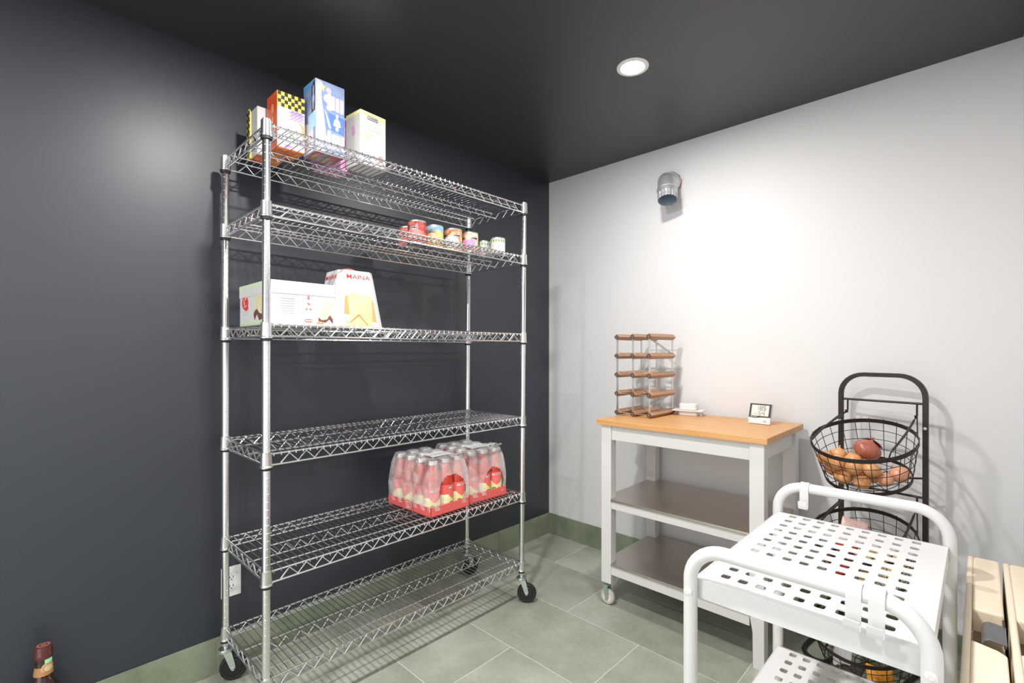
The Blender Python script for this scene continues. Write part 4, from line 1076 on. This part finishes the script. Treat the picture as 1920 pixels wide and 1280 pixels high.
for k in range(5):
    a = 2*PI*k/5; calyx.add([(.004*math.cos(a+.6),.004*math.sin(a+.6),.0275),(.018*math.cos(a),.018*math.sin(a),.0265),(.004*math.cos(a-.6),.004*math.sin(a-.6),.0275)], [(0,1,2)])
calyx_me = calyx.mesh('calyx', M['leaf_print'])
for x, y, z in ((-.105,-.03,.034),(-.085,.045,.034),(-.060,-.090,.034),(-.055,.005,.088),(-.045,-.030,.034)):
    o = link('tomato', tms, None, inb(1, x, y, z), (rn.uniform(-.5,.5), rn.uniform(-.5,.5), rn.uniform(0,6)))
    tag(o, 'red tomato in the middle basket, glimpsed through the tray holes', 'tomato', 'tomatoes in the middle basket'); link('calyx', calyx_me, o)
def packet(label, mtl, lev, x, y, z, a, b, c, rot, seed):
    rn = random.Random(seed); m = MB(); nu, nv = 22, 14; ph = [rn.uniform(0,6) for _ in range(6)]
    for s in (1,-1):
        vs = []
        for i in range(nu+1):
            for j in range(nv+1):
                u, v = i/nu*2-1, j/nv*2-1
                h = c*(1-u**4)**.6*(1-v*v)**.6 * (1 + .16*math.sin(5*u+ph[0]+3*v) + .12*math.sin(9*v+ph[1]+4*u) + .07*math.sin(17*u+ph[2]))
                vs.append((u*a*(1-.05*v*v), v*b*(1-.08*math.cos(3*u)), s*h))
        m.add(vs, [(i*(nv+1)+j,(i+1)*(nv+1)+j,(i+1)*(nv+1)+j+1,i*(nv+1)+j+1) for i in range(nu) for j in range(nv)], True)
    o = m.build('food_packet', mtl, None, loc=inb(lev, x, y, z), rot=rot)
    return tag(o, label, 'packet', None)
packet('thin pinkish packet sticking up in the middle basket', M['peel_pink'], 1, -.04, .045, .150, .045, .030, .008, (1.1,.2,.3), 4)
o = packet('crumpled black plastic bag in the bottom basket', M['black_bag'], 2, .01, .035, .075, .080, .055, .036, (.35,.1,.4), 5)
packet('orange packet at the right front of the bottom basket', M['orange_bag'], 2, .072, -.085, .055, .045, .034, .018, (.9,.1,.5), 6)
packet('silver grey packet at the left of the bottom basket', M['grey_bag'], 2, -.055, -.065, .070, .038, .046, .013, (.7,-.5,-.3), 7)

# ------------------------------------------------------------------ white perforated trolley
TX0, TX1, TY0, TY1, TZ = 1.700, 2.115, -1.557, -.895, .750
tro = thing('metal_trolley', 'white powder-coated steel trolley with perforated trays and tube handles', 'trolley', ((TX0+TX1)/2, (TY0+TY1)/2, 0))
to = Vector(((TX0+TX1)/2, (TY0+TY1)/2, 0))
TR = .0150
def handle_frame(y, ztop):
    r = .075; x0, x1 = TX0-to.x, TX1-to.x; yy = y-to.y
    p = [(x0,yy,.062),(x0,yy,.4)] + [(x0+r+q[0],yy,ztop-r+q[1]) for q in arc(0,0,r,180,90,10)] + [(x1-r+q[0],yy,ztop-r+q[1]) for q in arc(0,0,r,90,0,10)] + [(x1,yy,.4),(x1,yy,.062)]
    m = MB(); m.tube(p, TR, 20); return m.build('tube_frame', M['white_metal'], tro)
handle_frame(TY1, .838); nearf = handle_frame(TY0, .828)
def perforated():
    m = MB()
    x0, x1, y0, y1 = TX0+.004-to.x, TX1-.004-to.x, TY0+TR+.002-to.y, TY1-TR-.002-to.y
    hx = [1.752 + .0372*i - to.x for i in range(9)]; hy = [-1.485 + .0506*j - to.y for j in range(12)]
    sx, sy = .0372, .0506; gx0, gx1, gy0, gy1 = hx[0]-sx/2, hx[-1]+sx/2, hy[0]-sy/2, hy[-1]+sy/2
    t0, t1 = 0, -.0022
    def q(a,b,c,d):
        for z in (t0,t1): m.add([(a,b,z),(c,b,z),(c,d,z),(a,d,z)], [(0,1,2,3)])
    q(x0,y0,x1,gy0); q(x0,gy1,x1,y1); q(x0,gy0,gx0,gy1); q(gx1,gy0,x1,gy1)
    hole = rrect(-.0100,-.0112,.0100,.0112,.0058,3)
    sq = []
    for (a,b) in hole:
        k = max(abs(a)/(sx/2), abs(b)/(sy/2)); sq.append((a/k, b/k))
    # make the outline hit the corners of its cell
    cor = [(sx/2,-sy/2),(sx/2,sy/2),(-sx/2,sy/2),(-sx/2,-sy/2)]
    for ci, c in enumerate(cor):
        best = min(range(len(sq)), key=lambda i: (sq[i][0]-c[0])**2+(sq[i][1]-c[1])**2); sq[best] = c
    n = len(hole)
    for cx in hx:
        for cy in hy:
            vs = [(cx+a,cy+b,t0) for a,b in sq] + [(cx+a,cy+b,t0) for a,b in hole] + [(cx+a,cy+b,t1) for a,b in hole] + [(cx+a,cy+b,t1) for a,b in sq]
            fs = []
            for i in range(n):
                j = (i+1)%n
                fs += [(i,j,n+j,n+i),(n+i,n+j,2*n+j,2*n+i),(2*n+i,2*n+j,3*n+j,3*n+i)]
            m.add(vs, fs)
    return m.mesh('perforated_tray', M['white_metal']), (x0,x1,y0,y1)
tray_me, (x0,x1,y0,y1) = perforated()
for zz in (TZ, .318):
    p = link('perforated_tray', tray_me, tro, (0,0,zz))
    for nm, lo, hi in (('tray_skirt',(x0,y0-.002,-.042),(x1,y0,.0015)),('tray_skirt',(x0,y1,-.042),(x1,y1+.002,.0015)),('tray_skirt',(x0-.002,y0,-.042),(x0,y1,.0015)),('tray_skirt',(x1,y0,-.042),(x1+.002,y1,.0015))):
        b = MB(); b.box(lo, hi); b.build(nm, M['white_metal'], p, bevel=.0007, seg=2)
    for sx in (-1,1):
        for yy, s in ((TY0,-1),(TY1,1)):
            b = MB(); b.lathe([(0,.0015),(.004,.002),(.0055,.001),(.0085,.0008),(.0095,-.001),(.0095,-.003)], 20, Matrix.Translation(((TX0 if sx < 0 else TX1)-to.x, yy-to.y + s*(TR-.0003), zz-.022-0)) @ Matrix.Rotation(PI/2 if s < 0 else -PI/2, 4, 'X'))
            b.build('bolt_cap', M['white_plastic'], tro)
for xx in (TX0, TX1):
    for yy in (TY0, TY1):
        b = MB(); b.lathe([(0,.056),(.011,.056),(.011,.064),(0,.064)], 16); b.box((-.010,-.0115,.022),(.010,-.0095,.056)); b.box((-.010,.0095,.022),(.010,.0115,.056))
        c = b.build('caster', M['white_plastic'], tro, loc=(xx-to.x, yy-to.y, 0))
        b = MB(); b.lathe([(0,-.009),(.022,-.009),(.0245,-.006),(.0245,.006),(.022,.009),(0,.009)], 24, Matrix.Translation((0,0,.025)) @ Matrix.Rotation(PI/2,4,'X')); b.build('wheel', M['nylon'], c)
# flat hooks hung over the handles
def strap_hook(label, x, y, ztop, lean, up, group='flat hooks on the trolley handles'):
    t = thing('strap_hook', label, 'hook', (x, y, ztop), lean, group)
    R_ = TR + .0018
    pts = [(0, R_*math.cos(math.radians(a)), -TR + R_*math.sin(math.radians(a))) for a in range(-30, 181, 15)]
    pts += [(0,-R_,-TR-.02),(0,-R_,-.066),(0,-R_-.003,-.072),(0,-R_-.009,-.075),(0,-R_-.015,-.072),(0,-R_-.018,-.064),(0,-R_-.020,-up)]
    m = MB(); m.strip(pts, .024, .0022, (1,0,0)); m.build('bent_strap', M['white_metal'], t)
    return t
strap_hook('white flat hook on the near trolley handle, left of the pair', 2.008, TY0, .828+TR, 0, .052)
strap_hook('white flat hook on the near trolley handle, right of the pair', 2.042, TY0, .828+TR, 0, .052)
strap_hook('white flat hook slipped over the far trolley handle at its left bend', 1.778, TY1, .838+TR, 0, .050)

# ------------------------------------------------------------------ pine boards leaning by the right wall
def pine_panel(label, xa, xb):
    yF, yN, zt, d = -.645, -1.62, .66, .060
    t = thing('pine_panel', label, 'wooden panel', ((xa+xb)/2, (yF+yN)/2, 0), 0, 'pine panels by the right wall')
    o = Vector(((xa+xb)/2, (yF+yN)/2, 0)); a, b = xa-o.x, xb-o.x; f, n = yF-o.y, yN-o.y
    n1, n2 = -1.045-o.y, -1.215-o.y
    m = MB(); m.prism([(n,0),(f,0),(f,zt),(n,zt)][::-1], 0, a, a+.013); m.build('side_board', M['pine'], t, bevel=.005, seg=3)
    m = MB(); m.box((a+.0125,n1,.0),(b,f,zt)); m.build('end_block', M['pine'], t, bevel=.006, seg=3)
    m = MB(); m.prism([(a+.0125,n),(b,n),(b,n2-.030),(b-.012,n2-.016),(a+.0125,n2)], 2, 0, zt-.002); m.build('end_block', M['pine'], t, bevel=.004, seg=3)
    m = MB(); m.box((a+.0125,n2-.02,0),(b,n1+.01,zt-.055)); m.build('pocket_floor', M['pine'], t)
    m = MB(); m.box((a+.016,n2+.015,zt-.0555),(b-.006,n1-.006,zt-.050)); m.build('latch_plate', M['brass_dark'], t)
    m = MB(); xm = a+.045
    m.strip([(a+.030,n1-.100,zt-.052),(a+.031,n1-.100,zt-.014),(a+.035,n1-.100,zt-.006),(a+.042,n1-.100,zt-.003),(b+.001,n1-.102,zt-.005)], .095, .004, (0,1,0))
    m.build('strap_latch', M['grey_metal'], t, bevel=.0012, seg=2)
    m = MB(); m.tube([(b-.002,n1-.02,zt-.004),(b-.002,n2+.01,zt-.006)], .0022, 6); m.build('hinge_pin', M['black_print'], t)
pine_panel('upright pale pine panel with grey latch, next to the white trolley', 2.146, 2.213)
pine_panel('upright pale pine panel with grey latch, against the right wall', 2.220, 2.2875)

# ------------------------------------------------------------------ wax-sealed bottle on the floor
t = thing('liquor_bottle', 'dark brown bottle with maroon wax seal and tan paper seal by the dark wall', 'bottle', (.085, -2.553, 0))
m = MB(); m.lathe([(0,.004),(.046,0),(.052,.006),(.052,.165),(.050,.190),(.042,.215),(.030,.240),(.0215,.262),(.0185,.345),(0,.345)], 36); m.build('glass_body', M['bottle_glass'], t)
m = MB(); m.lathe([(.0192,.318),(.0225,.320),(.0235,.328),(.0225,.336),(.0215,.339),(.0220,.352),(.0205,.357),(0,.358)], 32, wob=lambda a,z: 1+.015*math.sin(3*a)); w = m.build('wax_seal', M['wax'], t)
m = MB(); m.lathe([(.010,.3575),(.016,.3580),(.016,.3592),(.010,.3590)], 24); m.lathe([(0,.3585),(.007,.3585),(.007,.3590),(0,.3592)], 16); m.build('wax_stamp', M['wax_light'], w)
VA = math.radians(18)
cm = cyl_map(.0196, 0, VA)
m = MB(); vs = []
for k in range(25):
    a = -.045 + .09*k/24
    for zz in (.272,.298): vs.append(cm(a, zz, .0006 + (.003 if zz < .28 else 0)))
m.add(vs, [(2*k,2*k+2,2*k+3,2*k+1) for k in range(24)], True); m.build('neck_label', M['kraft'], t)
dsc = lambda r: (lambda x: .293 - math.sqrt(max(0, r*r-(x-.004)**2)), lambda x: .293 + math.sqrt(max(0, r*r-(x-.004)**2)))
print_band(.004-.0165, .004+.0165, *dsc(.0165), cm, 'paper_seal', M['tan_label'], t, .0022, 24)
print_band(.004-.0115, .004+.0115, *dsc(.0115), cm, 'seal_ring', M['kraft'], t, .0026, 22)
print_band(.004-.0098, .004+.0098, *dsc(.0098), cm, 'seal_centre', M['tan_label'], t, .0030, 22)
print_poly([rrect(.004+.0138*math.cos(2*PI*k/14)-.001,.293+.0138*math.sin(2*PI*k/14)-.001,.004+.0138*math.cos(2*PI*k/14)+.001,.293+.0138*math.sin(2*PI*k/14)+.001,.0004) for k in range(14)], cm, 'seal_marks', M['kraft'], t, .0030)
print_band(-.004, .013, lambda x: .309, lambda x: .321, cm, 'green_strip', M['green_tape'], t, .0034, 8)
